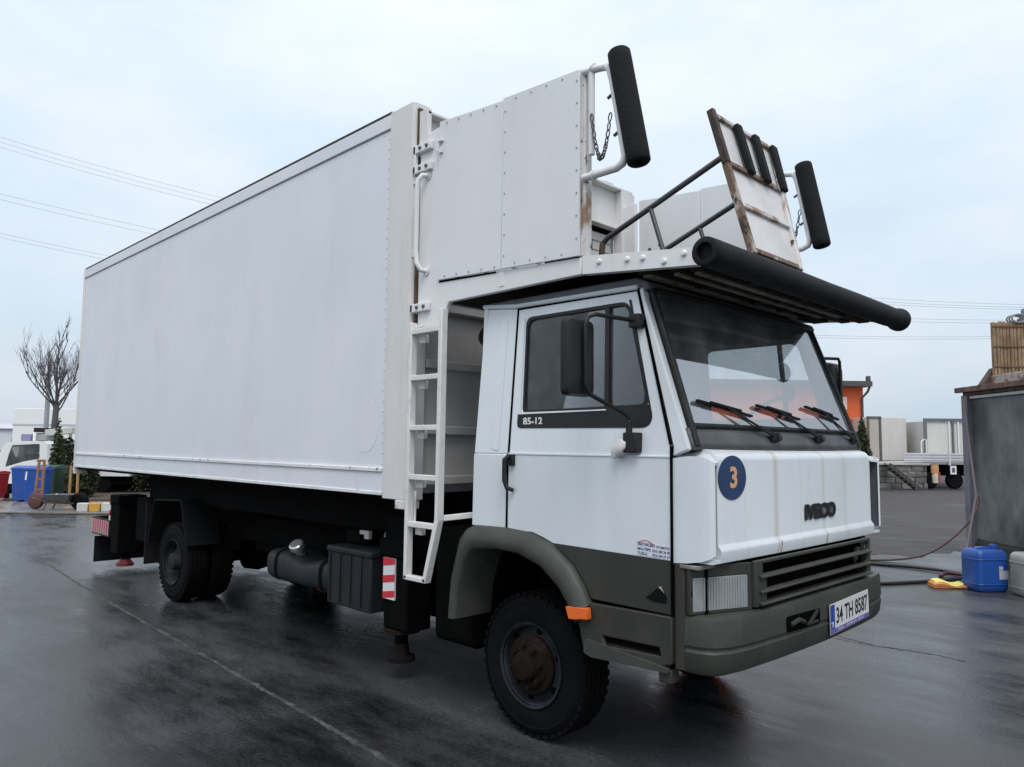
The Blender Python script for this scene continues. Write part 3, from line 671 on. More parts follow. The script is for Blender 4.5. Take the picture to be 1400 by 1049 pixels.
# under-deck ribs at the front edge
for x, ww in ((2.34, .035), (2.22, .03), (2.05, .05)):
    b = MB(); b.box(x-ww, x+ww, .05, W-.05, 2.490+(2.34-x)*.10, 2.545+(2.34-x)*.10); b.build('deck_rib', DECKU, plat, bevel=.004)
    b = MB(); b.box(x-ww*.55, x+ww*.55, .07, 1.75, 2.474+(2.34-x)*.10, 2.488+(2.34-x)*.10); b.build('rib_batten', TAN, plat, bevel=.003)
b = MB()
for y in (.5, 1.1, 1.45, 1.75): b.bar((1.2, y, 2.585), (2.42, y, 2.50), .06, .04)
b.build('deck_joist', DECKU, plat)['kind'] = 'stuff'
b = MB(); b.cyl((2.43, 1.42, 2.56), (2.43, 1.42, 2.50), .03, 12); b.box(2.38, 2.46, 1.38, 1.47, 2.50, 2.60); b.box(2.38, 2.46, .4, .46, 2.50, 2.60); b.box(2.38, 2.46, 1.9, 1.96, 2.50, 2.60); b.build('roller_bracket', DECKU, plat, bevel=.004)
b = MB()
pr = Vector((2.475, -.10, 2.530)); Lr = 2.52
b.lathe([(.0, .03), (.042, .03), (.042, 0), (.062, 0), (.068, .006), (.069, .05), (.069, .9), (.067, 1.3), (.069, 1.7), (.067, Lr-.22), (.064, Lr-.12), (.070, Lr-.06), (.078, Lr-.03), (.078, Lr-.005), (.07, Lr), (0, Lr)], pr, (0, 1, 0), 32)
b.build('bumper_roller', RUBBER, plat, ang=50)
# bridging flap, tilted up at the front of the platform
FB, FT = Vector((2.40, 0, 2.640)), Vector((2.165, 0, 3.475)); fu = (FT-FB).normalized(); FH = (FT-FB).length
fnrm = Vector((fu.z, 0, -fu.x))
def FP(v, y, o=0): return FB+fu*v+fnrm*o+Vector((0, y, 0))
def fy0(v): return .50
def fy1(v): return 1.03+.16*(v/FH)
def fbar(b, va, ya, vb, yb, w_=.045, h_=.04, o=.0): b.bar(FP(va, ya, o), FP(vb, yb, o), w_, h_, fnrm)
b = MB(); pts = [(0, .52), (0, 1.02), (FH-.02, 1.17), (FH-.02, .52)]
b.plate([(v, y) for v, y in pts], [], lambda v, y: FP(v, y, -.01), fnrm*.012)
flap = b.build('bridging_flap', mat('flap sheet', (.64, .62, .62), .5, dirt=(.42, .38, .36), dirt_amt=.5, scale=5, lo=.5, hi=.75), plat)
b = MB(); fbar(b, 0, .505, FH*.62, .505, .034, .04); b.build('flap_stile', RUSTB, flap, bevel=.006)
b = MB(); fbar(b, FH*.62, .505, FH+.005, .505, .036, .042, .002); b.build('flap_stile', mat('black tarred steel', (.03, .022, .018), .7, dirt=(.12, .07, .05), dirt_amt=.7, scale=8), flap, bevel=.006)
b = MB(); fbar(b, 0, fy1(0), FH*.62, fy1(FH*.62), .04, .05); b.build('flap_stile', RUSTW, flap, bevel=.006)
for v, mm in ((.02, RUSTB), (FH*.335, RUSTW), (FH*.62, RUSTB), (FH*.965, RUSTW)):
    b = MB(); fbar(b, v, .527, v, fy1(v)-.02, .03, .04); b.build('flap_crossbar', mm, flap, bevel=.005)
for i in range(3):
    f_ = (.36, .66, .985)[i]
    va, vb = FH*.60, FH*.965; ya = .50+f_*(fy1(va)-.50); yb = .50+f_*(fy1(vb)-.50)-.02
    b = MB(); b.bar(FP(va, ya, .03), FP(vb, yb, .03), .062, .035, fnrm); b.build('rubber_strap', FOAM, flap, bevel=.012)
# hand rails of the flap
for y in (.49, 1.02):
    b = MB()
    b.tube([(1.43, y, 2.64), (1.43, y, 2.84), (1.44, y, 2.875), (1.475, y, 2.90), (2.235, y, 3.191)], .0165, 10)
    b.tube([(1.78, y, 3.02), (1.90, y, 2.64)], .014, 8)
    b.build('handrail', STEEL, plat, ang=50)
for y in (.49, 1.02):
    b = MB(); b.tube([(1.425, y-.001, 2.645), (1.427, y-.001, 2.80), (1.436, y-.001, 2.872)], .0182, 10); b.build('rail_foot', RUST, plat, ang=50)
b = MB(); b.box(1.36, 1.62, .055, .085, 2.645, 2.70); b.build('toe_board', BLACK, plat)
# far inner plate with bolt holes
b = MB()
for (x, z) in ((.62, 3.30), (.72, 3.32), (.62, 3.12), (.72, 3.14), (.66, 3.02), (.62, 2.95)): b.cyl((x, W-.036, z), (x, W-.046, z), .014, 10)
b.build('far_bolt', STEEL, plat)['kind'] = 'stuff'

# ---- cab
def cy(z, side=0):
    y = .03 if z <= 1.60 else .036+.069*(z-1.61)/.86
    return y if side == 0 else W-y
def cabside(side):
    sg = 1 if side == 0 else -1
    def lowp(x, z): return (x, .03 if side == 0 else W-.03, z)
    def upp(x, z): return (x, cy(max(z, 1.601), side), z)
    tk = (0, .03*sg, 0)
    R_ = []
    # rear quarter
    b = MB(); b.plate([(.803, 1.17), (1.092, 1.17), (1.098, 1.60), (.811, 1.60)], [], lowp, tk)
    b.plate([(.812, 1.601), (1.098, 1.601), (1.102, 2.462), (.822, 2.49)], [], upp, tk)
    q = b.build('rear_quarter', WCAB, T, bevel=.005)
    b = MB(); b.plate(rpoly([(.955, 1.63), (1.02, 1.615), (1.03, 2.40), (.972, 2.42)], .02, 3), [], lambda x, z: Vector(upp(x, z))+Vector((0, -.0035*sg, 0)), (0, .003*sg, 0)); b.build('pressed_panel', WCAB, q, bevel=.002)
    # door
    win = rpoly([(1.190, 1.835), (2.072, 1.848), (1.916, 2.402), (1.174, 2.398)], [.03, .05, .06, .05], 4)
    b = MB()
    b.plate([(1.104, 1.168)]+[(1.108, 1.60), (2.205, 1.60), (2.205, 1.112), (1.456, 1.124), (1.38, 1.150), (1.30, 1.172)], [], lowp, tk)
    b.plate([(1.110, 1.606), (2.205, 1.606), (2.192, 1.67), (1.966, 2.449), (1.112, 2.452)], [win], upp, tk)
    dr = b.build('door', WCAB, T, bevel=.004)
    b = MB(); b.box(1.108, 2.205, min(.026 if side == 0 else W-.026, .04 if side == 0 else W-.04), max(.026 if side == 0 else W-.026, .04 if side == 0 else W-.04), 1.597, 1.609); b.build('door_crease', WCAB, dr, bevel=.003)
    if side == 0:
        b = MB(); b.plate([(1.458, 1.122), (2.205, 1.110), (2.208, .862), (1.722, .868), (1.64, .990), (1.60, 1.03)], [], lowp, tk)
        b.build('door_base', OLIVE, dr, bevel=.004)
    else:
        b = MB(); b.plate([(1.458, 1.122), (2.205, 1.110), (2.208, .862), (1.722, .868), (1.64, .990), (1.60, 1.03)], [], lowp, tk); b.build('door_base', OLIVE, dr, bevel=.004)
    # window pane and rubber
    wi = rpoly([(1.186, 1.831), (2.077, 1.844), (1.919, 2.406), (1.170, 2.402)], [.03, .05, .06, .05], 4)
    b = MB(); b.plate(wi, [], lambda x, z: Vector(upp(x, z))+Vector((0, .016*sg, 0)), (0, .004*sg, 0)); b.build('window', SIDEG, dr)
    w2 = rpoly([(1.204, 1.850), (2.050, 1.862), (1.902, 2.386), (1.190, 2.382)], [.03, .05, .06, .05], 4)
    b = MB(); b.plate(win, [w2], lambda x, z: Vector(upp(x, z))+Vector((0, .004*sg, 0)), (0, .014*sg, 0)); b.build('window_seal', PLAST, dr)
    b = MB(); b.bar(Vector(upp(1.772, 2.40))+Vector((0, .012*sg, 0)), Vector(upp(1.800, 1.84))+Vector((0, .012*sg, 0)), .028, .022, (0, 1, 0)); b.build('quarter_bar', PLAST, dr)
    band = rpoly([(1.160, 1.750), (2.062, 1.744), (2.094, 1.785), (2.078, 1.845), (1.930, 2.408), (1.915, 2.408), (2.066, 1.858), (1.81, 1.852), (1.80, 1.836), (1.160, 1.830)], [.03, .03, .03, .01, .004, .004, .006, 0, 0, .0], 3)
    b = MB(); b.plate(band, [], lambda x, z: Vector(upp(x, z))+Vector((0, -.003*sg, 0)), (0, .003*sg, 0)); b.build('window_band', PLAST, dr)
    # pale trim line round the glass
    w3 = rpoly([(1.176, 1.829), (1.80, 1.836), (1.80, 1.842), (1.184, 1.840), (1.171, 2.40), (1.160, 2.40)], .0, 1)
    b = MB(); b.plate(w3, [], lambda x, z: Vector(upp(x, z))+Vector((0, -.007*sg, 0)), (0, .004*sg, 0)); b.build('window_trim', WCAB, dr)
    # door shut lines
    b = MB()
    b.bar(Vector(lowp(1.099, 1.17)), Vector(lowp(1.103, 1.60)), .006, .012, (0, 1, 0)); b.bar(Vector(upp(1.104, 1.60)), Vector(upp(1.107, 2.46)), .006, .012, (0, 1, 0))
    b.bar(Vector(upp(1.97, 2.452)), Vector(upp(2.20, 1.662)), .008, .014, (0, 1, 0)); b.bar(Vector(lowp(2.211, 1.655)), Vector(lowp(2.211, .86)), .008, .02, (0, 1, 0)); b.bar(Vector(upp(1.10, 2.457)), Vector(upp(1.975, 2.457)), .012, .007, (0, 1, 0))
    b.build('shut_line', PIT, dr)
    # handle
    yy = .03 if side == 0 else W-.03
    b = MB(); b.box(1.118, 1.165, min(yy-.022*sg, yy), max(yy-.022*sg, yy), 1.535, 1.60)
    b.tube([(1.130, yy-.02*sg, 1.585), (1.122, yy-.045*sg, 1.57), (1.120, yy-.045*sg, 1.45), (1.135, yy-.038*sg, 1.41), (1.165, yy-.012*sg, 1.395)], [.016, .014, .012, .013, .012], 10)
    b.build('door_handle', PLAST, dr, bevel=.004)
    # roof edge gutter
    b = MB(); b.tube([Vector((.81, cy(2.5, side)-.004*sg, 2.505)), Vector((1.10, cy(2.47, side)-.004*sg, 2.475)), Vector((1.97, cy(2.46, side)-.004*sg, 2.468))], .014, 8); b.build('drip_rail', WCAB, T)
    # A pillar: from bonnet shoulder to roof
    A0 = Vector((2.215, cy(1.62, side), 1.61)); 
    b = MB()
    o1 = [(2.212, 1.606), (2.298, 1.640), (2.012, 2.40), (1.995, 2.468), (1.976, 2.456), (2.214, 1.66)]
    b.plate(o1, [], upp, (0, .05*sg, 0)); b.build('windscreen_pillar', WCAB, T, bevel=.006)
    # wheel arch flare
    AO = [(.635, .605), (.66, .85), (.735, 1.095), (.785, 1.150), (.85, 1.175), (1.103, 1.180), (1.305, 1.169), (1.458, 1.12), (1.603, 1.021), (1.68, .925), (1.722, .84)]
    AI = [(.715, .611), (.735, .80), (.800, .975), (.838, 1.020), (.88, 1.04), (1.062, 1.058), (1.227, 1.050), (1.40, 1.0), (1.532, .906), (1.61, .81), (1.645, .74)]
    b = MB(); rings = []
    for (a_, c_) in zip(AO, AI):
        def P_(t, y): return Vector((a_[0]*(1-t)+c_[0]*t, y if side == 0 else W-y, a_[1]*(1-t)+c_[1]*t))
        rings.append([P_(-.02, .05), P_(0, .012), P_(.10, -.012), P_(.55, -.030), P_(.90, -.022), P_(1.0, -.008), P_(1.0, .28), P_(.93, .28)])
    b.sweep(rings); fl = b.build('wheel_arch', OLIVE if side else mat('dusty olive flare', (.045, .047, .041), .52, spec=.4, dirt=(.09, .09, .08), dirt_amt=.5, scale=5, lo=.45, hi=.75, var=.12, bump=.1, bscale=60), T, ang=50)
    # valance ahead of the wheel with step recess
    yv = lambda q: q if side == 0 else W-q
    b = MB()
    V = [(1.66, .845), (1.72, .850), (2.213, .857), (2.213, .64), (2.10, .602), (1.72, .588), (1.68, .60), (1.645, .74)]
    hole = [(1.80, .70), (2.14, .705), (2.15, .665), (1.82, .655)]
    b.plate(V, [hole], lambda x, z: (x, yv(.018), z), (0, .03*sg, 0))
    va = b.build('step_valance', OLIVE, T, bevel=.008)
    b = MB(); b.box(1.79, 2.15, min(yv(.05), yv(.20)), max(yv(.05), yv(.20)), .645, .660); b.box(1.79, 2.15, min(yv(.19), yv(.20)), max(yv(.19), yv(.20)), .66, .72); b.build('step_tread', OLIVE, va, bevel=.004)
    b = MB(); b.plate(rpoly([(1.70, .672), (1.76, .665), (2.2, .622), (2.2, .60), (1.74, .585), (1.69, .60)], .01, 2), [], lambda x, z: (x, yv(.004), z), (0, .02*sg, 0)); b.build('step_lip', mat('dusty olive flare', (.07, .07, .06)), va, bevel=.008)
    # front corner column
    b = MB(); b.ext(rpoly([(2.216, .032), (2.268, .042), (2.275, .10), (2.216, .12)], .01, 2), .62, 1.105, lambda x, y, t: (x, yv(y), t)); b.build('corner_column', OLIVE, T, bevel=.003)
    b = MB(); b.box(2.13, 2.20, min(yv(.03), yv(.10)), max(yv(.03), yv(.10)), .545, .61); b.build('tow_bracket', OLIVE, T, bevel=.006)
    # side indicator
    b = MB(); b.plate(rpoly([(1.598, .822), (1.735, .830), (1.742, .772), (1.62, .760)], .008, 2), [], lambda x, z: (x, yv(-.030), z), (0, .04*sg, 0)); b.build('side_indicator', ORANGE, T, bevel=.006)
    return dr
door_r = cabside(0); door_l = cabside(1)
# torn hole in the door base
HOLE = mat('torn hole', (.006, .006, .006), .9, spec=.1)
b = MB(); b.plate([(2.06, .925), (2.095, .95), (2.13, .982), (2.16, .972), (2.18, .94), (2.176, .912), (2.11, .912)], [], lambda x, z: (x, .0268, z), (0, .003, 0)); b.build('torn_hole', HOLE, T)
b = MB(); b.plate([(2.135, .986), (2.152, .99), (2.168, .962), (2.158, .970)], [], lambda x, z: (x, .022, z), (0, .003, 0)); b.build('bent_edge', mat('bare edge', (.3, .3, .29), .4), T)
# roof, back and firewall
b = MB(); b.ext([(.80, 2.49), (.83, 2.525), (1.95, 2.525), (2.02, 2.495), (2.035, 2.46), (2.0, 2.445), (1.95, 2.45), (.80, 2.44)], .11, W-.11, lambda x, z, t: (x, t, z)); b.build('cab_roof', mat('shaded roof paint', (.10, .115, .12), .6, var=.1), T, bevel=.01)  # roof colour darkened for the shade under the platform
bwin = rpoly([(.5, 1.75), (1.7, 1.75), (1.7, 2.2), (.5, 2.2)], .05, 3)
b = MB(); b.plate([(.05, 1.17), (W-.05, 1.17), (W-.10, 2.49), (.10, 2.49)], [], lambda y, z: (.815, y, z), (.03, 0, 0)); b.build('cab_back', WCAB, T)
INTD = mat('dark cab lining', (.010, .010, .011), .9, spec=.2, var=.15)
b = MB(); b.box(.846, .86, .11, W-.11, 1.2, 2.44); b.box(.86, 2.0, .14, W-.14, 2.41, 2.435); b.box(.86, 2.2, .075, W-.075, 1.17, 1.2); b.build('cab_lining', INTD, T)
b = MB(); b.ext(rpoly([(1.98, 1.30), (1.95, 1.58), (2.02, 1.72), (2.18, 1.74), (2.24, 1.70), (2.24, 1.30)], .03, 3), .10, W-.10, lambda x, z, t: (x, t, z)); b.build('dashboard', mat('dusty dashboard', (.16, .165, .17), .8, spec=.25, var=.1), T)
b = MB(); b.box(1.9, 2.2, .09, W-.09, .9, 1.3); b.box(.85, 2.2, .6, W-.6, .75, 1.19); b.build('engine_block', PIT, T)
for y0 in (.28, 1.42):
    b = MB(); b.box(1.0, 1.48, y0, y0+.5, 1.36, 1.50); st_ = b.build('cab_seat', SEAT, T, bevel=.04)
    b = MB(); b.bar((1.06, y0+.25, 1.48), (.95, y0+.25, 2.05), .48, .12, (1, 0, 0)); b.build('seat_back', SEAT, st_, bevel=.05)
    b = MB(); b.bar((.95, y0+.25, 2.08), (.935, y0+.25, 2.26), .26, .10, (1, 0, 0)); b.build('head_rest', SEAT, st_, bevel=.04)
b = MB(); ring = [Vector((1.80, 1.66, 1.80))+Vector((.45*math.sin(a_)*.22*2, math.cos(a_)*.22, math.sin(a_)*.16*1.1)) for a_ in [i*math.pi/12 for i in range(24)]]
b.tube(ring+[ring[0]], .014, 8, cap=False); b.bar((1.80, 1.66, 1.80), (2.0, 1.66, 1.62), .04, .04); b.bar((1.80, 1.45, 1.80), (1.80, 1.87, 1.80), .03, .015); b.build('steering_wheel', PLAST, T)
# brush with orange handle and red knob seen through the side window
b = MB(); b.bar((1.36, .13, 1.88), (1.31, .13, 2.02), .05, .02, (0, 1, 0)); b.cyl((1.39, .13, 1.84), (1.36, .13, 1.88), .008, 8); b.build('brush', mat('orange brush', (.70, .20, .04), .6), T, bevel=.01)
b = MB(); b.lathe([(0, .02), (.015, .016), (.022, 0), (.015, -.016), (0, -.02)], (1.22, .13, 1.96), (0, 0, 1), 14); b.build('red_knob', REDL, T)

# ---- windscreen: gently bowed pane in a rubber surround
def WSP(y, z, o=0.0):
    t = (y-W/2)/(W/2); k = (z-1.645)/.82
    return Vector((2.345-.040*t*t-.012*t**6-.305*k*(1-.03*t*t)+o*.93, y+0, z+o*.36))
def wedge(z): return .055+.05*(z-1.645)/.82
def wsgrid(b, z0, z1, ins, o, n=28, mmz=8, flip=False, yr=None):
    vv = []
    for j in range(mmz+1):
        z = z0+(z1-z0)*j/mmz; e_ = wedge(z)+ins
        for i in range(n+1): vv.append(WSP(e_+(W-2*e_)*i/n, z, o))
    b.add(vv, [(j*(n+1)+i, j*(n+1)+i+1, (j+1)*(n+1)+i+1, (j+1)*(n+1)+i) for j in range(mmz) for i in range(n)])
b = MB(); wsgrid(b, 1.735, 2.455, .045, .0)
ws = b.build('windscreen', WSG, T, recalc=False)
b = MB(); wsgrid(b, 1.640, 1.742, .012, .004, mmz=3); cowl = b.build('cowl_panel', GREYP, T)
so = cowl.modifiers.new('thick', 'SOLIDIFY'); so.thickness = .02
b = MB()
def wsline(z, ins, n=24): 
    e_ = wedge(z)+ins; return [WSP(e_+(W-2*e_)*i/n, z, .004) for i in range(n+1)]
lo_ = wsline(1.752, .055); hi_ = wsline(2.455, .05)
b.tube(lo_, .014, 8)
for side in (0, 1):
    pth = [WSP((wedge(z)+.048) if side == 0 else W-wedge(z)-.048, z, .003) for z in [1.655+.089*i for i in range(10)]]
    b.tube(pth, [.019]*len(pth), 10)
b.tube(hi_, .016, 8)
b.build('windscreen_seal', BLACK, T, ang=50)
# wipers
def wiper(yb, ye, z_end):
    b = MB(); p0 = WSP(yb, 1.705, .02); pm = WSP(yb-.18, 1.745, .035); p1 = WSP(ye, z_end, .03)
    b.bar(p0, pm, .022, .014, (1, 0, 0)); b.bar(pm, p1.lerp(pm, .15), .011, .009, (1, 0, 0))
    wo = b.build('wiper', BLACK, T, bevel=.003)
    d_ = (p1-pm).normalized(); c_ = p1
    b = MB(); yl = ye-.20; b.bar(WSP(ye+.24, z_end-.035, .018), WSP(ye-.22, z_end+.028, .018), .012, .020, (1, 0, 0)); b.bar(WSP(ye+.13, z_end-.015, .030), WSP(ye-.13, z_end+.018, .030), .012, .012, (1, 0, 0)); b.build('wiper_blade', RUBBER, wo)
    b = MB(); b.lathe([(0, .03), (.022, .028), (.026, 0)], WSP(yb, 1.70, .01), (.93, 0, .36), 12); b.box(WSP(yb, 1.70).x, WSP(yb, 1.70).x+.03, yb-.07, yb-.02, 1.69, 1.715); b.build('wiper_pivot', BLACK, wo)
    b = MB(); b.tube([WSP(yb-.03, 1.70, .03), WSP(yb-.25, 1.757, .03), p1], .004, 6); b.build('washer_rod', BLACK, wo)
wiper(.86, .42, 1.845); wiper(1.42, .98, 1.845); wiper(2.02, 1.60, 1.865)
b = MB(); b.lathe([(0, .02), (.05, .018), (.06, 0), (.04, -.015), (0, -.02)], WSP(1.42, 2.02, -.06), (1, 0, .2), 16); b.build('interior_mirror', mat('maroon trinket', (.18, .03, .04), .5), T)

# ---- bonnet, scoops, emblem, number disc
def bonnet_material():
    M = WCAB.copy(); M.name = 'bonnet paint rust streaked'; t = M.node_tree; K = t.links.new; bs = t.nodes['Principled BSDF']
    src = bs.inputs['Base Color'].links[0].from_socket
    g = t.nodes.new('ShaderNodeNewGeometry'); sp = t.nodes.new('ShaderNodeSeparateXYZ'); K(g.outputs['Position'], sp.inputs[0])
    def mth(op, a_, b_):
        x = t.nodes.new('ShaderNodeMath'); x.operation = op
        for i, q in enumerate((a_, b_)):
            if isinstance(q, (int, float)): x.inputs[i].default_value = q
            else: K(q, x.inputs[i])
        return x.outputs[0]
    nn = t.nodes.new('ShaderNodeTexNoise'); nn.inputs['Scale'].default_value = 7; nn.inputs['Detail'].default_value = 5; mp_ = t.nodes.new('ShaderNodeMapping'); mp_.inputs['Scale'].default_value = (1, 1, .25); K(g.outputs['Position'], mp_.inputs[0]); K(mp_.outputs[0], nn.inputs['Vector'])
    tot = None
    for y0_, wd_, am in ((.72, .04, 1.0), (1.30, .035, .9), (1.62, .04, .5), (1.0, .02, .45), (.40, .02, .3)):
        d_ = mth('DIVIDE', mth('ABSOLUTE', mth('SUBTRACT', mth('ADD', sp.outputs['Y'], mth('MULTIPLY', mth('SUBTRACT', nn.outputs['Fac'], .5), .06)), y0_), 0.0), wd_)
        f_ = mth('MULTIPLY', mth('MAXIMUM', mth('SUBTRACT', 1.0, d_), 0.0), am)
        tot = f_ if tot is None else mth('ADD', tot, f_)
    fac = mth('MULTIPLY', tot, mth('MULTIPLY', nn.outputs['Fac'], .95))
    mm = t.nodes.new('ShaderNodeMixRGB'); K(fac, mm.inputs[0]); K(src, mm.inputs[1]); mm.inputs[2].default_value = (.44, .36, .25, 1); K(mm.outputs[0], bs.inputs['Base Color'])
    return M
WBON = bonnet_material()
def bow(y): t = (y-W/2)/(W/2); return -.012*t*t-.008*t**4
b = MB(); prof = [(2.325, 1.642), (2.372, 1.628), (2.392, 1.608), (2.397, 1.585), (2.398, 1.20), (2.402, 1.188), (2.415, 1.172), (2.417, 1.160), (2.408, 1.112), (2.395, 1.106), (2.28, 1.106), (2.28, 1.6)]
rings = []
for i in range(25):
    y = .145+(W-.29)*i/24; rings.append([Vector((x+bow(y), y, z)) for x, z in prof])
b.sweep(rings); bon = b.build('bonnet', WBON, T, ang=40)
b = MB()
for y in (.74, 1.31):
    rr = [Vector((x+bow(y)+.0006, y, z)) for x, z in prof[:10]]
    for i in range(9): b.bar(rr[i], rr[i+1], .0022, .0015, (0, 1, 0)) if i in (6, 7) else None
b.build('lip_joint', PLAST, bon)
VENT = mat('vent mesh grey', (.09, .095, .11), .7, var=.1, bump=.4, bscale=220)
for side in (0, 1):
    sg = 1 if side == 0 else -1
    yv = lambda q: q if side == 0 else W-q
    # scoop skin: outer sheet standing off the bonnet corner, top and bottom tapering
    rings = []
    for (x, y, z0, z1) in ((2.20, .034, 1.105, 1.595), (2.29, .036, 1.112, 1.606), (2.36, .042, 1.125, 1.604), (2.395, .050, 1.138, 1.594), (2.412, .060, 1.150, 1.582), (2.417, .072, 1.156, 1.577)):
        rings.append((x, y, z0, z1))
    b = MB(); RR = []
    for (x, y, z0, z1) in rings:
        RR.append([Vector((x, yv(y), z0)), Vector((x, yv(y), z1)), Vector((x-.006, yv(y+.010), z1)), Vector((x-.006, yv(y+.010), z0))])
    b.sweep(RR); sk = b.build('corner_scoop', WCAB, T, ang=40)
    b = MB()
    top = [Vector((2.20, yv(.05), 1.594)), Vector((2.36, yv(.05), 1.603)), Vector((2.412, yv(.072), 1.576)), Vector((2.392, yv(.15), 1.582)), Vector((2.33, yv(.16), 1.64)), Vector((2.21, yv(.10), 1.612))]
    b.add(top+[p+Vector((0, 0, -.012)) for p in top], [(0, 1, 2, 3, 4, 5), (11, 10, 9, 8, 7, 6)]+[(i, (i+1) % 6, 6+(i+1) % 6, 6+i) for i in range(6)])
    b.build('scoop_cap', WCAB, sk)
    b = MB(); b.box(2.24, 2.405, min(yv(.06), yv(.14)), max(yv(.06), yv(.14)), 1.115, 1.130); b.build('scoop_base', WCAB, sk)
    b = MB(); b.box(2.25, 2.405, min(yv(.066), yv(.070)), max(yv(.066), yv(.070)), 1.155, 1.57); b.build('scoop_vent', VENT, sk)
b = MB(); b.box(2.245, 2.35, .035, .30, 1.085, 1.104); b.build('damaged_corner', mat('scuffed plastic', (.16, .15, .145), .7, dirt=(.4, .4, .4), dirt_amt=.7, scale=12), T, bevel=.004)
XB = lambda y: 2.3985+bow(y)
b = MB(); cc = [(.278+.128*math.cos(i*math.pi/24), 1.506+.106*math.sin(i*math.pi/24)) for i in range(48)]
b.plate(cc, [], lambda y, z: (XB(y)+.0005, y, z), (.0015, 0, 0)); disc = b.build('number_disc', NAVY, T)
text('numeral', '3', 1, APRICOT, disc, lambda u, v: (XB(.28)+.0032, .252+u, 1.455+v), .070, .105, bold=.03)
b = MB(); b.plate(rpoly([(1.045, 1.262), (1.10, 1.258), (1.18, 1.266), (1.25, 1.256), (1.36, 1.268), (1.44, 1.262), (1.455, 1.29), (1.452, 1.335), (1.42, 1.342), (1.28, 1.336), (1.14, 1.338), (1.045, 1.330)], .012, 2), [], lambda y, z: (XB(y)+.001, y, z), (.002, 0, 0)); em = b.build('emblem', mat('emblem glue', (.045, .043, .045), .7, dirt=(.3, .28, .27), dirt_amt=.6, scale=22, lo=.5, hi=.7), T)
text('emblem_letters', 'IVECO', 1, INK, em, lambda u, v: (XB(1.2)+.006, 1.04+u, 1.256+v), .42, .088, bold=.05)

# ---- grille, headlights, bumper
b = MB(); b.box(2.30, 2.335, .12, W-.12, .86, 1.105); b.build('grille_cavity', PIT, T)
b = MB()
def yz(y, z): return (2.425, y, z)
b.plate([(.385, .885), (1.86, .885), (1.86, 1.104), (.385, 1.104)], [rpoly([(.50, .905), (1.80, .905), (1.80, .945), (.50, .945)], .008, 2), rpoly([(.50, .965), (1.80, .965), (1.80, 1.015), (.50, 1.015)], .008, 2), rpoly([(.46, 1.036), (1.83, 1.036), (1.83, 1.088), (.46, 1.088)], .008, 2)], yz, (.022, 0, 0))
gr = b.build('grille', OLIVE2, T, bevel=.004)
for z in (.897, .955, 1.026):
    b = MB(); b.ext([(2.447, z-.010), (2.466, z-.006), (2.466, z+.004), (2.447, z+.010)], .42, 1.84, lambda x, z_, t: (x, t, z_)); b.build('grille_bar', OLIVE2, gr, bevel=.003)
for side in (0, 1):
    yv = lambda q: q if side == 0 else W-q
    sg = 1 if side == 0 else -1
    P0, P1 = Vector((2.275, yv(.045), 0)), Vector((2.405, yv(.385), 0)); du = (P1-P0).normalized(); dn_ = Vector((du.y, -du.x, 0))*sg
    Lh = (P1-P0).length
    def H(u, z, o=0): return P0+du*(u*Lh)+dn_*o+Vector((0, 0, z))
    b = MB()
    fr_o = [(0, .875), (1.02, .875), (1.02, 1.098), (0, 1.098)]; fr_i = rpoly([(.06, .885), (.95, .885), (.95, 1.045), (.06, 1.045)], .012, 2)
    b.plate(fr_o, [fr_i], lambda u, z: H(u, z, 0), dn_*.022)
    hb = b.build('headlight_panel', OLIVE, T, bevel=.003)
    b = MB(); b.plate(fr_i, [], lambda u, z: H(u, z, -.07), dn_*.004); b.build('lamp_pan', PLAST, hb)
    b = MB(); bw = [(u, z) for u in (.30, .94) for z in (.888, 1.042)]
    vv = []; nu, nz_ = 10, 6
    for j in range(nz_+1):
        for i in range(nu+1):
            u = .30+.64*i/nu; z = .890+.152*j/nz_; q = ((i/nu-.5)*2)**2+((j/nz_-.5)*2)**2; vv.append(H(u, z, -.055+.028*q))
    b.add(vv, [(j*(nu+1)+i, j*(nu+1)+i+1, (j+1)*(nu+1)+i+1, (j+1)*(nu+1)+i) for j in range(nz_) for i in range(nu)]); b.build('headlamp_reflector', CHROME, hb, recalc=False)
    b = MB(); b.plate(rpoly([(.285, .888), (.945, .888), (.945, 1.042), (.285, 1.042)], .010, 2), [], lambda u, z: H(u, z, .014), dn_*.008)
    b.build('headlamp_glass', LENSG, hb, bevel=.003)
    b = MB()
    for k in range(15): u_ = .305+.0437*k; b.bar(H(u_, .893, .0235), H(u_, 1.038, .0235), .005, .004, dn_)
    b.build('lens_fluting', LENSG, hb)['kind'] = 'stuff'
    b = MB(); b.lathe([(0, .03), (.016, .026), (.02, 0), (.0, -.01)], H(.62, .965, -.045), dn_, 16); b.build('headlamp_bulb', WHITE, hb)
    b = MB(); b.plate([(.235, .887), (.285, .887), (.285, 1.043), (.235, 1.043)], [], lambda u, z: H(u, z, .004), dn_*.021); b.build('lamp_divider', mat('pale frame', (.32, .34, .33), .4), hb, bevel=.003)
    b = MB(); b.plate(rpoly([(.065, .887), (.235, .887), (.235, 1.043), (.065, 1.043)], .008, 2), [], lambda u, z: H(u, z, .013), dn_*.006); b.build('indicator_glass', LENSG, hb, bevel=.002)
    b = MB(); b.plate([(.07, .89), (.23, .89), (.23, .955), (.12, .965)], [], lambda u, z: H(u, z, -.02), dn_*.004); b.build('indicator_reflector', CHROME, hb)
    b = MB(); c_ = H(.15, .975, -.005); b.lathe([(0, .022), (.016, .016), (.022, 0), (.016, -.016), (0, -.022)], c_, (0, 0, 1), 12); b.build('indicator_bulb', mat('orange bulb', (.8, .10, .02), .4), hb)
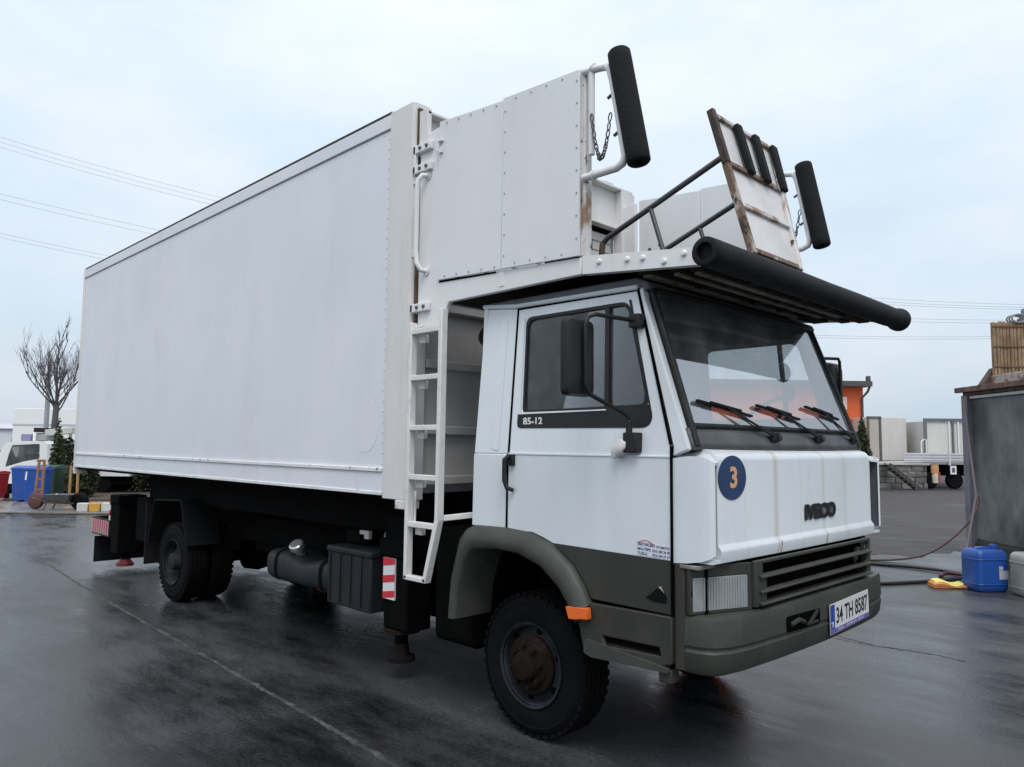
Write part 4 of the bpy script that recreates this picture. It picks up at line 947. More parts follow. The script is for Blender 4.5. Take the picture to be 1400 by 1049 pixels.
plan = [(2.245, .045), (2.33, .052), (2.395, .085), (2.435, .16), (2.458, .30), (2.474, .55), (2.484, .85), (2.488, 1.1)]
plan = plan+[(x, W-y) for x, y in reversed(plan[:-1])]
sec = [(-.16, .872), (-.03, .874), (-.006, .868), (.0, .852), (.004, .738), (-.003, .728), (-.003, .718), (.003, .708), (-.006, .640), (-.02, .612), (-.045, .600), (-.16, .604)]
b = MB(); rings = []
for i, (x, y) in enumerate(plan):
    a_ = Vector(plan[max(i-1, 0)]); c_ = Vector(plan[min(i+1, len(plan)-1)]); tn = (c_-a_).normalized(); nn = Vector((tn.y, -tn.x))
    rings.append([Vector((x+nn.x*o, y+nn.y*o*(1 if abs(o) < .1 else .3), z)) for o, z in sec])
b.sweep(rings); bum = b.build('bumper', OLIVE2, T, ang=35)
so = bum.modifiers.new('sub', 'SUBSURF'); so.levels = 0; so.render_levels = 0
b = MB(); b.plate(rpoly([(.63, .735), (1.0, .728), (1.0, .805), (.63, .812)], .012, 2), [], lambda y, z: (2.482+.006*(y-.63)/.4, y, z), (.005, 0, 0)); hp = b.build('tow_recess_shade', PIT, bum)  # black plate stands in for the dark inside of a recess
b = MB(); b.tube([(2.49, .66, .77), (2.497, .74, .785), (2.495, .80, .765)], .012, 8); b.box(2.484, 2.498, .84, .97, .740, .752); b.bar((2.492, .86, .745), (2.492, .96, .80), .014, .02, (1, 0, 0)); b.build('tow_hook', mat('worn hook', (.02, .02, .019), .7, dirt=(.02, .015, .01), dirt_amt=.7), bum)
b = MB(); b.plate([(1.105, .648), (1.700, .662), (1.690, .818), (1.098, .808)], [], lambda y, z: (2.501-.018*(y-1.1)/.6, y, z), (.004, 0, 0)); pl = b.build('number_plate', mat('plate white', (.66, .66, .66), .35), T)
PX = lambda y: 2.5056-.018*(y-1.1)/.6
def plate_pt(u, v): y = 1.10+u; return (PX(y), y, .652+v+.012*u/.59)
b = MB(); b.plate([(.003, .022), (.062, .022), (.062, .152), (.0, .152)], [], lambda u, v: plate_pt(u, v), (.0008, 0, 0)); b.build('country_band', BLUEP, pl)
b = MB(); b.plate([(.003, .0), (.596, .0), (.595, .023), (.003, .023)], [], lambda u, v: plate_pt(u, v), (.0012, 0, 0)); b.build('dealer_strip', PURP, pl)
text('plate_number', '34 TH 8587', 1, INK, pl, lambda u, v: Vector(plate_pt(.085+u, .042+v))+Vector((.0008, 0, 0)), .485, .088, bold=.018)
text('country_code', 'TR', 1, WHITE, pl, lambda u, v: Vector(plate_pt(.012+u, .034+v))+Vector((.0014, 0, 0)), .036, .028, bold=.02)
text('dealer_print', 'TUZLA   OTOMOTIV   SERVIS', 1, WHITE, pl, lambda u, v: Vector(plate_pt(.10+u, .006+v))+Vector((.0018, 0, 0)), .40, .011, bold=.01)

# door decals
text('model_figures', '85-12', 1, mat('decal white', (.70, .70, .70), .5), door_r, lambda u, v: (1.208+u, cy(1.79)-.0045, 1.768+v), .150, .042, bold=.03)
b = MB(); b.plate([(2.008, 1.125), (2.200, 1.117), (2.203, 1.176), (2.14, 1.180), (2.06, 1.206), (2.012, 1.198)], [], lambda x, z: (x, .0285, z), (0, .0012, 0)); stk = b.build('dealer_sticker', mat('sticker white', (.62, .63, .68), .4), T)
for s_, u0, v0, wd_, hg in (('KARTUNCBAG', .004, .050, .100, .016), ('OTOMOTIV', .112, .048, .076, .012), ('MALTEPE', .004, .028, .076, .013), ('0216 383 36 98', .090, .027, .098, .013), ('TUZLA', .004, .007, .058, .013), ('0216 394 57 27', .090, .006, .098, .013)):
    text('sticker_print', s_, 1, INKB, stk, lambda u, v: (2.010+u0+u, .0278, 1.121+v0+v-.03*(u0+u)), wd_, hg, bold=.03)
b = MB(); rings = [(2.06+.045*math.cos(a_), 1.176+.022*math.sin(a_)) for a_ in [i*math.pi/10 for i in range(11)]]
b.plate(rings+[(x*.86+2.06*.14, z*.86+1.176*.14) for x, z in reversed(rings)], [], lambda x, z: (x, .0274, z), (0, .0008, 0)); b.build('sticker_arc', REDP, stk)

# ---- mirrors
for side in (0, 1):
    yv = lambda q: q if side == 0 else W-q
    b = MB()
    fx = .13*side
    b.tube([(1.985, yv(.08), 2.29), (1.972, yv(.0), 2.288), (1.935+fx, yv(-.20), 2.292), (1.925+fx, yv(-.245), 2.275), (1.92+fx, yv(-.262), 2.235), (1.92+fx, yv(-.262), 1.95), (1.925+fx, yv(-.235), 1.90), (1.975, yv(-.03), 1.815), (1.985, yv(.0), 1.79), (1.985, yv(.0), 1.70)], .011, 10)
    arm = b.build('mirror_arm', BLACK, T, ang=60)
    b = MB(); b.box(1.955, 2.02, min(yv(.035), yv(.10)), max(yv(.035), yv(.10)), 2.25, 2.32); b.build('mirror_mount', PLAST, arm, bevel=.006)
    b = MB(); b.box(1.955, 2.035, min(yv(-.015), yv(.046)), max(yv(-.015), yv(.046)), 1.62, 1.72); b.cyl((1.985, yv(.0), 1.69), (1.985, yv(.0), 1.78), .017, 10); b.build('mirror_mount', PLAST, arm, bevel=.006)
    b = MB()
    sh = rpoly([(-.105, -.19), (.105, -.19), (.105, .19), (-.105, .19)], .035, 4)
    c0 = Vector((1.872+fx, yv(-.262), 2.08)); rings = []
    for (dx, s_) in ((-.02, .97), (-.018, 1.0), (.0, 1.0), (.02, .95), (.032, .80), (.036, .5)):
        rings.append([c0+Vector((dx, a_*s_, z*s_*1.0)) for a_, z in sh])
    b.sweep(rings); hd = b.build('mirror_head', PLAST, arm, ang=40)
    b = MB(); b.plate([(a_*.9, z*.94) for a_, z in sh], [], lambda a_, z: c0+Vector((-.024, a_, z)), (.003, 0, 0)); b.build('mirror_glass', mat('mirror silver', (.8, .8, .8), .04, metal=1.0, var=0), hd)
# rag tied on the lower mirror mount
b = MB(); rings = []
for i in range(7):
    t = i/6; c0 = Vector((1.975-.085*t, -.002, 1.66-.035*t)); rr = .022+.022*math.sin(t*2.6)
    rings.append([c0+Vector((0, -abs(math.cos(a_))*rr*.6*(.7+.5*random.random())-.004, math.sin(a_)*rr*(.7+.6*random.random()))) if math.cos(a_) < 0 else c0+Vector((0, .02, math.sin(a_)*rr)) for a_ in [k*2*math.pi/12 for k in range(12)]])
b.sweep(rings); b.build('tied_rag', mat('white rag', (.62, .61, .60), .9), T, ang=60)

# ================================================================== LEFT OF THE YARD
def leafball(b, c, rx, ry, rz, n, size, shape='ball', mi=0):
    for _ in range(n):
        while True:
            p = Vector((random.uniform(-1, 1), random.uniform(-1, 1), random.uniform(-1, 1)))
            if shape == 'cone':
                h = (p.z+1)/2; lim = (1-h)**.75*(1-.25*max(0, .15-h)/.15)
                if (p.x**2+p.y**2)**.5 <= lim*(.86+.14*math.sin(7*math.atan2(p.y, p.x)+9*h)): break
            elif p.length <= 1 and p.length > random.random()*.75: break
        q = Vector(c)+Vector((p.x*rx, p.y*ry, p.z*rz))
        u = Vector((random.gauss(0, 1), random.gauss(0, 1), random.gauss(0, 1)+(.8 if shape == 'cone' else 0))).normalized(); v_ = u.orthogonal().normalized()
        v_ = Quaternion(u, random.random()*6.28) @ v_; s_ = size*random.uniform(.5, 1.4)
        b.add([q-u*s_, q+v_*s_*.45, q+u*s_, q-v_*s_*.45], [(0, 1, 2, 3)], mi)
LEAF = mat('evergreen leaf', (.045, .058, .022), .7, spec=.2, dirt=(.10, .085, .025), dirt_amt=.6, scale=4, lo=.5, hi=.7, var=.4)
LEAF2 = mat('hedge leaf', (.030, .038, .018), .7, spec=.2, dirt=(.06, .062, .022), dirt_amt=.7, scale=2, lo=.5, hi=.7, var=.4)
BARK = mat('grey violet bark', (.10, .088, .098), .9, var=.25, bump=.4, bscale=30)
def plant(name, label, cat, s, d, h, rx, n, size, shape, leaf, group=None, z0=0.0, trunk=.04):
    p = G(s, d, z0); t = thing(name, label, cat, p, 0, group)
    b = MB(); b.tube([p, p+Vector((.01, 0, h*.45)), p+Vector((0, .01, h*.85))], [trunk, trunk*.7, trunk*.25], 8); b.build('trunk', BARK, t)
    b = MB(); leafball(b, p+Vector((0, 0, h*.53)), rx, rx, h*.50, n, size, shape); b.build('crown', leaf, t, recalc=False)
    return t
plant('cypress', 'small conical green cypress beside the bare tree, behind the bins', 'cypress', -13.5, 22.8, 2.30, .36, 3600, .05, 'cone', LEAF)
plant('conifer_shrub', 'thin dark shrub right of the small cypress, against the truck box', 'shrub', -13.05, 22.6, 1.75, .20, 1500, .05, 'ball', LEAF2)
plant('conifer', 'tall narrow conifer beside the orange building', 'conifer', 16.25, 35.4, 3.1, .62, 4600, .10, 'cone', LEAF2)
for i, (s, d, h, rx, lab) in enumerate(((-12.05, 21.6, 1.05, .42, 'low dark bush right of the timber trestle, under the truck box'), (-12.6, 24.5, 1.25, .62, 'dark hedge bush under the rear corner of the truck box'), (-11.6, 24.3, 1.5, .75, 'olive green bush seen below the box behind the tail light'), (-10.4, 24.8, 1.3, .8, 'dark leafy bush behind the rear jack of the truck'), (-9.0, 24.6, 1.55, .85, 'green bush seen below the box above the rear mudguard'))):
    plant('hedge_bush', lab, 'bush', s, d, h, rx, 2200, .075, 'ball', (LEAF2, LEAF)[i % 2], 'bushes behind the truck')
so_ = MB(); slab(so_, [G(-13.6, 20.6), G(-6.5, 21), G(-6.5, 27), G(-13.6, 27)], .03, .10)
tag(so_.build('soil_bed', mat('brown soil', (.07, .05, .035), .95, var=.3, bump=.6, bscale=14, dirt=(.03, .03, .02), dirt_amt=.6)), kind='structure')

# bare tree
random.seed(21)
p = G(-17.05, 28.5); tr = thing('bare_tree', 'leafless tree with upswept thin branches behind the white pickup', 'tree', p)
tb = MB(); tb.tube([p, p+Vector((.02, .02, 1.2)), p+Vector((-.03, .0, 2.2)), p+Vector((.03, .02, 3.1))], [.14, .125, .11, .095], 10); tb.build('trunk', BARK, tr)
cb = MB()
def grow(b, p, d, ln, r, lev):
    pts = [p]; dirn = d.copy()
    for k in range(4):
        dirn = (dirn+Vector((random.gauss(0, .07), random.gauss(0, .07), .10))).normalized(); pts.append(pts[-1]+dirn*ln/4)
    b.tube(pts, [r*(1-.17*k) for k in range(5)], 5 if lev < 2 else 3, cap=False)
    if lev >= 3: return
    for k in range((5, 4, 3)[lev]):
        t = random.uniform(.3, 1.0); i_ = min(3, int(t*4)); q = pts[i_].lerp(pts[i_+1], t*4-i_)
        nd = (dirn+Vector((random.gauss(0, .42), random.gauss(0, .42), random.uniform(0, .35)))).normalized()
        grow(b, q, nd, ln*random.uniform(.45, .68), r*.5, lev+1)
for k in range(13):
    an = k*2.4+random.uniform(-.3, .3); sp_ = random.uniform(.35, 1.5)
    z_ = random.uniform(2.6, 3.1); grow(cb, p+Vector((0, 0, z_)), Vector((math.cos(an)*sp_, math.sin(an)*sp_, 1)).normalized(), random.uniform(1.35, 1.75), .032, 0)
grow(cb, p+Vector((.03, .02, 3.05)), Vector((.05, 0, 1)), 1.7, .06, 0)
cb.build('branches', BARK, tr)
po = G(-18.4, 30.2); b = MB(); b.cyl(po, po+Vector((0, 0, 4.7)), .105, 14, r2=.075)
tag(b.build('utility_pole', mat('grey pole', (.30, .31, .34), .6, var=.1)), 'plain grey pole standing just left of the bare tree', 'pole')

# wheelie bins
def bin_(label, s, d, rot, color, group, h=.95, wd_=.50):
    t = thing('wheelie_bin', label, 'bin', G(s, d, .05), rot, group, local=True)
    mm = mat('bin plastic '+color, {'blue': (.012, .075, .36), 'green': (.035, .075, .055), 'red': (.42, .02, .03)}[color], .4, dirt=(.1, .1, .1), dirt_amt=.25, scale=3, var=.08)
    a_ = wd_/2; rings = []
    for z, k in ((.05, .82), (.30, .88), (.80*h, .97), (.88*h, 1.0)): rings.append([Vector((x*k, y*k, z)) for x, y in rpoly([(-a_, -a_*1.1), (a_, -a_*1.1), (a_, a_*1.1), (-a_, a_*1.1)], .05, 3)])
    b = MB(); b.sweep(rings); b.build('body', mm, t, ang=50)
    b = MB(); b.box(-a_-.02, a_+.02, -a_*1.15, a_*1.15, .88*h, .905*h); b.ext([(-a_*1.15, .905*h), (a_*1.15, .905*h), (a_*1.1, .95*h), (0, .985*h), (-a_*1.1, .94*h)], -a_, a_, lambda y, z, t_: (t_, y, z)); b.build('lid', mm, t, bevel=.012)
    b = MB(); b.tube([(-a_*.7, a_*1.15, .9*h), (-a_*.7, a_*1.35, .92*h), (a_*.7, a_*1.35, .92*h), (a_*.7, a_*1.15, .9*h)], .016, 8); b.build('handle', mm, t)
    for x in (-a_*.8, a_*.8):
        b = MB(); b.cyl((x-.025, a_*.95, .09), (x+.025, a_*.95, .09), .09, 16); b.build('wheel', RUBBER, t)
    return t
bt = bin_('big blue wheelie bin with white sticker, nearest of the bins', -12.25, 19.9, GROT+.25, 'blue', 'blue bins', .98, .52)
b = MB(); b.plate([(-.215, .62), (-.175, .60), (-.165, .82), (-.20, .83)], [], lambda x, z: (x, -.282, z), (0, .003, 0)); b.build('sticker', WHITE, bt)
bin_('blue wheelie bin half hidden left of the larger blue bin', -12.95, 20.5, GROT+.1, 'blue', 'blue bins', .96, .50)
b0 = bin_('dull green wheelie bin with white label, behind the upright wooden frame', -13.05, 21.8, GROT, 'green', None, .95, .58)
b = MB(); b.box(-.20, .20, -.315, -.305, .45, .62); b.build('label', mat('grey label', (.42, .45, .45), .5), b0)
bin_('red bin at the left edge of the photo beside the blue bins', -14.05, 20.9, GROT, 'red', None, .80, .50)

# white pickup with crane boom
pk = thing('pickup_truck', 'small white pickup truck with a crane boom, parked behind the bins', 'pickup truck', G(-14.85, 24.2, .05), GROT, None, local=True)
PKW = mat('pickup white', (.72, .73, .74), .35, var=.02)
# local x to the right (rear), y away
b = MB()
o_ = [(-1.05, .30), (-1.02, .62), (-.98, .80), (-.72, 1.42), (-.62, 1.56), (.55, 1.60), (.64, 1.52), (.66, .30)]
wn = rpoly([(-.62, .80), (-.53, 1.20), (-.44, 1.47), (.40, 1.52), (.42, 1.06), (-.05, .98)], .04, 3)
b.plate(o_, [wn], lambda x, z: (x, -.75, z), (0, .05, 0)); b.plate(o_, [wn], lambda x, z: (x, .70, z), (0, .05, 0))
def cr_(pts): 
    for i in range(len(pts)-1): b.add([(pts[i][0], -.70, pts[i][1]), (pts[i+1][0], -.70, pts[i+1][1]), (pts[i+1][0], .70, pts[i+1][1]), (pts[i][0], .70, pts[i][1])], [(0, 1, 2, 3)])
cr_(o_[:3]); cr_([(-.72, 1.42)]+o_[4:8])
b.build('cab', PKW, pk, ang=30)
b = MB(); b.plate(wn, [], lambda x, z: (x, -.735, z), (0, .006, 0)); b.build('side_window', SIDEG, pk)
b = MB(); b.add([(-.98, -.70, .80), (-.72, -.70, 1.42), (-.72, .70, 1.42), (-.98, .70, .80)], [(0, 1, 2, 3)]); b.build('windscreen', SIDEG, pk)
b = MB(); b.box(-.1, .45, -.62, .62, .55, 1.2); b.box(-.9, .6, -.68, .68, .5, .8); b.build('seat', SEAT, pk)
b = MB(); b.box(-.26, -.10, -.70, -.69, 1.08, 1.42); b.build('window_card', mat('pale card', (.45, .48, .47), .6), pk)
b = MB(); b.box(.68, 3.2, -.75, .75, .55, .62); b.box(.68, 3.2, -.78, -.74, .55, .95); b.box(.68, 3.2, .74, .78, .55, .95); b.build('load_bed', PKW, pk, bevel=.01)
b = MB(); b.box(-.9, 3.2, -.6, .6, .30, .5); b.build('chassis', UNDER, pk)
for x in (-.55, 2.3):
    for y in (-.62, .62):
        b = MB(); b.lathe([(0, -.09), (.26, -.09), (.30, -.06), (.30, .06), (.26, .09), (0, .09)], (x, y, .30), (0, 1, 0), 24); b.build('wheel', TYRE, pk)
b = MB(); b.bar((.20, -.1, 1.86), (1.05, -.1, 1.95), .22, .20); b.bar((.95, -.1, .6), (.95, -.1, 1.85), .08, .08); b.build('crane_boom', mat('beige crane paint', (.50, .49, .44), .5), pk, bevel=.015)
b = MB(); b.box(-.10, .08, -.3, .3, 1.88, 2.02); b.box(.60, .75, -.25, .1, 1.5, 1.7); b.build('crane_head', BLACK, pk, bevel=.015)
b = MB(); b.box(-.12, -.02, -.3, .2, 1.60, 1.86); b.build('work_lamp', WHITE, pk, bevel=.02)
b = MB(); b.box(-.45, -.14, -.35, .35, 1.60, 1.82); b.build('roof_box', mat('violet grey box', (.20, .20, .33), .5), pk, bevel=.02)
b = MB(); b.box(.08, .35, -.35, .35, 1.62, 1.80); b.build('roof_tray', mat('grey green tray', (.25, .30, .28), .5), pk, bevel=.02)

# white box lorry and pale far blocks
bx = thing('box_lorry', 'white box lorry parked beyond the bare tree and cypress', 'lorry', G(-22.3, 37.5, .05), GROT, None, local=True)
b = MB(); b.box(-1.4, 5.0, -1.2, 1.2, 1.0, 3.15); b.build('cargo_box', WHITE, bx, bevel=.02)
b = MB(); b.box(-1.41, 5.01, -1.215, -1.2, 2.33, 2.42); b.build('side_rail', mat('pale grey rail', (.45, .47, .5), .5), bx)
b = MB(); b.box(-1.4, 5.0, -1.0, 1.0, .6, .98); b.build('chassis', UNDER, bx)
for x in (.0, 4.0):
    b = MB(); b.cyl((x, -1.1, .45), (x, -.8, .45), .45, 20); b.build('wheel', TYRE, bx)
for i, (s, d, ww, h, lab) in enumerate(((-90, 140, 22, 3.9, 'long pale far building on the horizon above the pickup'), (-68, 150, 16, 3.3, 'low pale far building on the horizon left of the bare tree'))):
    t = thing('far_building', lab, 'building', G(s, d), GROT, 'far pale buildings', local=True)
    b = MB(); b.box(-ww/2, ww/2, 0, 10, 0, h); b.build('wall', mat('hazy white wall', (.62, .64, .68), .8), t)  # distance haze is put into the wall, roof and window colours
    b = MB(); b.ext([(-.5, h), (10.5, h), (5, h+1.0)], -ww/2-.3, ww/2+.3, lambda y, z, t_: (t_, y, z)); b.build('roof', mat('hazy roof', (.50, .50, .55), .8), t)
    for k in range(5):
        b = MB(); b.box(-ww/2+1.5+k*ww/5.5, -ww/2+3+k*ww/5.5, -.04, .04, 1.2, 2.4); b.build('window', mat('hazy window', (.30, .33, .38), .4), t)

# wooden frame, wheelbarrow, orange frame, kerb blocks
WOOD = mat('orange brown timber', (.32, .17, .08), .75, dirt=(.16, .08, .05), dirt_amt=.7, scale=6, var=.15)
hf = thing('hand_cart', 'rusty upright hand cart with round brown wheel beside the blue bin', 'hand cart', G(-11.15, 18.2, .05), GROT, None, local=True)
b = MB(); b.bar((-.10, 0, .30), (-.05, 0, 1.16), .05, .05); b.bar((.06, 0, .30), (.07, 0, 1.16), .05, .05); b.build('handle_frame', WOOD, hf, bevel=.006)
for z in (.45, .70, .93, 1.14):
    b = MB(); b.bar((-.10, -.005, z), (.08, -.005, z), .045, .05); b.build('cross_slat', mat('red brown timber', (.26, .10, .07), .7), hf, bevel=.004)
b = MB(); b.lathe([(0, -.07), (.16, -.07), (.19, -.05), (.205, 0), (.19, .05), (.16, .07), (0, .07)], (-.06, -.02, .205), (.25, 1, 0), 24); b.build('wheel', mat('rust brown drum', (.11, .05, .045), .75, dirt=(.05, .03, .03), dirt_amt=.6), hf)
wb = thing('wheelbarrow', 'grey wheelbarrow with black wheel beside the hand cart', 'wheelbarrow', G(-10.55, 18.1, .05), GROT, None, local=True)
b = MB(); b.sweep([[Vector((x*k, y*k, z)) for x, y in rpoly([(-.34, -.24), (.30, -.24), (.30, .24), (-.34, .24)], .08, 3)] for z, k in ((.16, .55), (.24, .85), (.36, 1.0), (.365, .96), (.25, .80), (.20, .5))]); b.build('tray', mat('wet grey steel', (.13, .13, .14), .3, metal=.5, var=.2), wb, ang=40)
for y in (-.18, .18):
    b = MB(); b.tube([(-.62, y*1.3, .30), (-.2, y, .17), (.35, y*.4, .15)], .017, 8); b.build('handle', RUST, wb)
    b = MB(); b.tube([(-.25, y, .17), (-.32, y*1.1, .0)], .016, 8); b.build('leg', RUST, wb)
b = MB(); b.lathe([(.10, -.10), (.17, -.10), (.20, -.06), (.20, .06), (.17, .10), (.10, .10)], (.42, 0, .20), (.3, 1, 0), 24); b.cyl((.42, -.1, .2), (.42, .1, .2), .1, 12); b.build('wheel', TYRE, wb)
of = thing('timber_trestle', 'narrow orange wooden trestle beneath the rear corner of the truck box', 'trestle', G(-11.15, 19.6, .05), GROT, None, local=True)
for x in (-.10, .10):
    b = MB(); b.bar((x, 0, 0), (x*.9, 0, .98), .05, .05); b.build('upright', mat('orange timber', (.36, .20, .085), .7, dirt=(.2, .1, .05), dirt_amt=.5), of, bevel=.005)
for z in (.24, .90):
    b = MB(); b.bar((-.10, 0, z), (.10, 0, z), .04, .05); b.build('rail', mat('orange timber', (.36, .20, .085), .7), of, bevel=.005)
kc = [mat('kerb white', (.55, .55, .52), .7, dirt=(.3, .3, .28), dirt_amt=.5), mat('kerb yellow', (.60, .32, .04), .7, dirt=(.3, .2, .08), dirt_amt=.5)]
for k, lab in enumerate(('leftmost white kerb block of the painted row, right of the wheelbarrow', 'yellow kerb block just left of the truck tail light', 'second white kerb block, half hidden by the truck tail light', 'kerb block in yellow behind the rear jack of the truck', 'white kerb block glimpsed between rear jack and mudguard')):
    t_ = .26*k+(1.0 if k > 2 else 0); b = MB(); b.box(0, .235, 0, .16, 0, .20); o = b.build('kerb_block', kc[k % 2], None, bevel=.02)
    o.location = G(-9.85+t_*.97, 17.75+t_*.20, .04); o.rotation_euler = (0, 0, GROT+.2)
    tag(o, lab, 'kerb block', 'painted kerb blocks')

# ================================================================== RIGHT OF THE YARD
# sheet metal shed
shd = thing('metal_shed', 'grey sheet metal shed with rusty roof edge at the right of the photo', 'shed', G(7.10, 11.9), GROT, None, local=True)
SHW = mat('grey shed sheet', (.20, .21, .212), .55, metal=.1, dirt=(.040, .043, .043), dirt_amt=.85, scale=1.5, lo=.40, hi=.66, streak=1.6, var=.12, bump=.15, bscale=5, rvar=.12)
b = MB(); b.box(.06, 4.5, -6.9, -.02, .02, 2.50); b.build('wall', SHW, shd)
for k in range(6):
    b = MB(); b.box(.03, .058, -1.40-k*1.38, -.04-k*1.38, .30, 2.44); b.build('wall_sheet', SHW, shd, bevel=.003)
b = MB(); b.box(0.0, .07, -6.9, .02, .0, .26); b.build('plinth', mat('dark wet plinth', (.03, .03, .03), .6), shd, bevel=.01)
b = MB(); b.box(-.05, .06, -.10, .05, .0, 2.50); b.build('corner_post', mat('shed post steel', (.16, .16, .20), .5, dirt=(.07, .06, .06), dirt_amt=.6), shd, bevel=.01)
b = MB(); b.box(-.012, .028, -6.9, -.11, 2.445, 2.485); b.build('drip_trim', mat('white trim', (.50, .50, .50), .5), shd)
b = MB(); b.box(-.08, 4.6, -7.0, .10, 2.555, 2.60); b.build('roof_sheet', RUST, shd, bevel=.01)
b = MB(); b.box(-.11, -.05, -7.0, .12, 2.545, 2.625); b.box(-.02, .10, -6.9, .05, 2.50, 2.56); b.build('eave_angle', mat('rusty eave', (.20, .11, .075), .75, dirt=(.06, .04, .035), dirt_amt=.8, scale=8, lo=.42, hi=.6), shd, bevel=.006)
b = MB(); b.box(.02, 4.6, -1.9, -.6, 2.602, 2.76); b.build('roof_plinth', mat('pale flaking plinth', (.40, .38, .35), .8, dirt=(.20, .10, .05), dirt_amt=.9, scale=8, lo=.46, hi=.58), shd, bevel=.01)
lp = thing('ribbed_screen', 'straw brown ribbed reed panel standing on top of the shed roof', 'screen', G(7.13, 11.25, 2.76), GROT, None, local=True)
REED = mat('reed straw', (.29, .20, .12), .85, dirt=(.12, .075, .045), dirt_amt=.75, scale=8, lo=.42, hi=.68, streak=2.5, var=.25, bump=.5, bscale=60)
for k in range(26):
    b = MB(); x = k*.052; hh = .80+random.uniform(-.012, .012); b.box(x+.002, x+.049, -.03+random.uniform(-.006, .006), .03, 0, hh); b.build('reed_slat', REED, lp, bevel=.012)
for z in (.12, .42, .72):
    b = MB(); b.box(-.005, 1.36, -.045, -.034, z, z+.02); b.build('binding_wire', mat('binding wire', (.12, .08, .05), .7), lp)
cc_ = thing('cable_coil', 'grey cable coil lying on top of the reed panel', 'cable coil', G(7.52, 11.25, 3.57), GROT, None, local=True)
b = MB(); 
for q in (0, 1, 2):
    ring = [Vector((.11*math.cos(a_), .06*q-.05, .04+.10*math.sin(a_)*.6)) for a_ in [i*math.pi/9 for i in range(18)]]; b.tube(ring+[ring[0]], .014, 6, cap=False)
cc_o = b.build('coil_loops', mat('grey cable', (.20, .21, .22), .6), cc_); cc_o['kind'] = 'stuff'
gb = thing('vent_box', 'small grey vent box above the reed panel on the shed', 'vent box', G(7.82, 11.35, 3.56), GROT, None, local=True)
b = MB(); b.box(-.14, .3, -.15, .15, 0, .09); b.build('base', GREYP, gb, bevel=.01); b = MB(); b.box(-.09, .3, -.13, .13, .09, .24); b.build('hood', mat('violet grey hood', (.22, .22, .28), .5), gb, bevel=.015)
tp = MB(); q0 = G(6.97, 11.3, 2.61)
tp.ext([(0, 0), (.28, 0), (.28, .27), (.20, .27), (.05, .06)], 0, .12, lambda a_, z, t_: q0+GR*a_+GF*t_+Vector((0, 0, z)))
tag(tp.build('folded_tarpaulin', mat('dark brown tarpaulin', (.075, .05, .045), .8, var=.2), bevel=.02), 'dark brown folded sheet on the shed roof beside the reed panel', 'tarpaulin')

# jerrycans
def can(label, s, d, rot, mm, wd_, h, dp, sticker):
    t = thing('jerrycan', label, 'jerrycan', G(s, d), rot, None, local=True)
    a_, c_ = wd_/2, dp/2; rings = []
    for z, k, in ((0, .86), (.015, .95), (.05, 1.0), (.12*1, 1.0), (h*.52, 1.0), (h*.80, 1.0), (h*.90, .965), (h*.955, .86), (h*.965, .80)):
        rings.append([Vector((x*k, y*k, z)) for x, y in rpoly([(-a_, -c_), (a_, -c_), (a_, c_), (-a_, c_)], .07, 4)])
    b = MB(); b.sweep(rings); b.build('body', mm, t, ang=60)
    for z in (h*.18, h*.75):
        b = MB(); rr = [Vector((x, y, z)) for x, y in rpoly([(-a_-.001, -c_-.001), (a_+.001, -c_-.001), (a_+.001, c_+.001), (-a_-.001, c_+.001)], .07, 4)]; b.tube(rr+[rr[0]], .007, 6, cap=False); b.build('moulded_rib', mm, t)
    b = MB(); b.tube([(-a_*.55, 0, h*.95), (-a_*.5, 0, h*.985), (a_*.15, 0, h*.985), (a_*.25, 0, h*.95)], .022, 10); b.build('handle', mm, t, ang=60)
    b = MB(); b.lathe([(.04, 0), (.045, .005), (.045, .05), (.03, .055), (0, .055)], (a_*.62, 0, h*.955), (0, 0, 1), 18); b.build('cap', mm, t)
    if sticker:
        b = MB(); b.box(a_*.30, a_*.93, -c_-.004, -c_+.004, h*.30, h*.50); b.build('label', mat('can label', (.42, .44, .50), .5), t)
        b = MB(); b.box(a_*.30, a_*.55, -c_-.004, -c_+.004, h*.51, h*.60); b.build('label', mat('can label', (.42, .44, .50), .5), t)
can('blue plastic jerrycan with a pale label beside the shed', 5.63, 9.2, GROT+.12, mat('blue can plastic', (.012, .075, .33), .4, dirt=(.02, .04, .12), dirt_amt=.5, scale=5, var=.1), .40, .50, .32, True)
can('off white plastic jerrycan at the right edge of the photo', 6.00, 8.85, GROT+.05, mat('milky can plastic', (.33, .35, .31), .45, dirt=(.20, .21, .19), dirt_amt=.6, scale=4, var=.06), .42, .50, .34, False)
sp = thing('sponge', 'orange car wash sponge with yellow top lying before the blue jerrycan', 'sponge', G(5.28, 9.35), GROT-.15, None, local=True)
b = MB(); rings = []
for i in range(9):
    x = -.20+.05*i; hgt = .055+.02*math.sin(i*.9)-.004*i*.5; rings.append([Vector((x, -.10, .005)), Vector((x, -.11, hgt*.8)), Vector((x, -.08, hgt)), Vector((x, .08, hgt)), Vector((x, .10, .005))])
b.sweep(rings); b.build('foam_body', mat('orange sponge', (.62, .22, .08), .95, var=.15, bump=.8, bscale=70), sp, ang=60)
b = MB(); rings = []
for i in range(8):
    x = -.17+.045*i; hgt = .058+.02*math.sin(i*.9+.2)-.002*i; rings.append([Vector((x, -.07, hgt)), Vector((x, -.05, hgt+.022)), Vector((x, .08, hgt+.022)), Vector((x, .085, hgt))])
b.sweep(rings); b.build('yellow_layer', mat('yellow sponge', (.68, .62, .18), .95, var=.1), sp, ang=60)

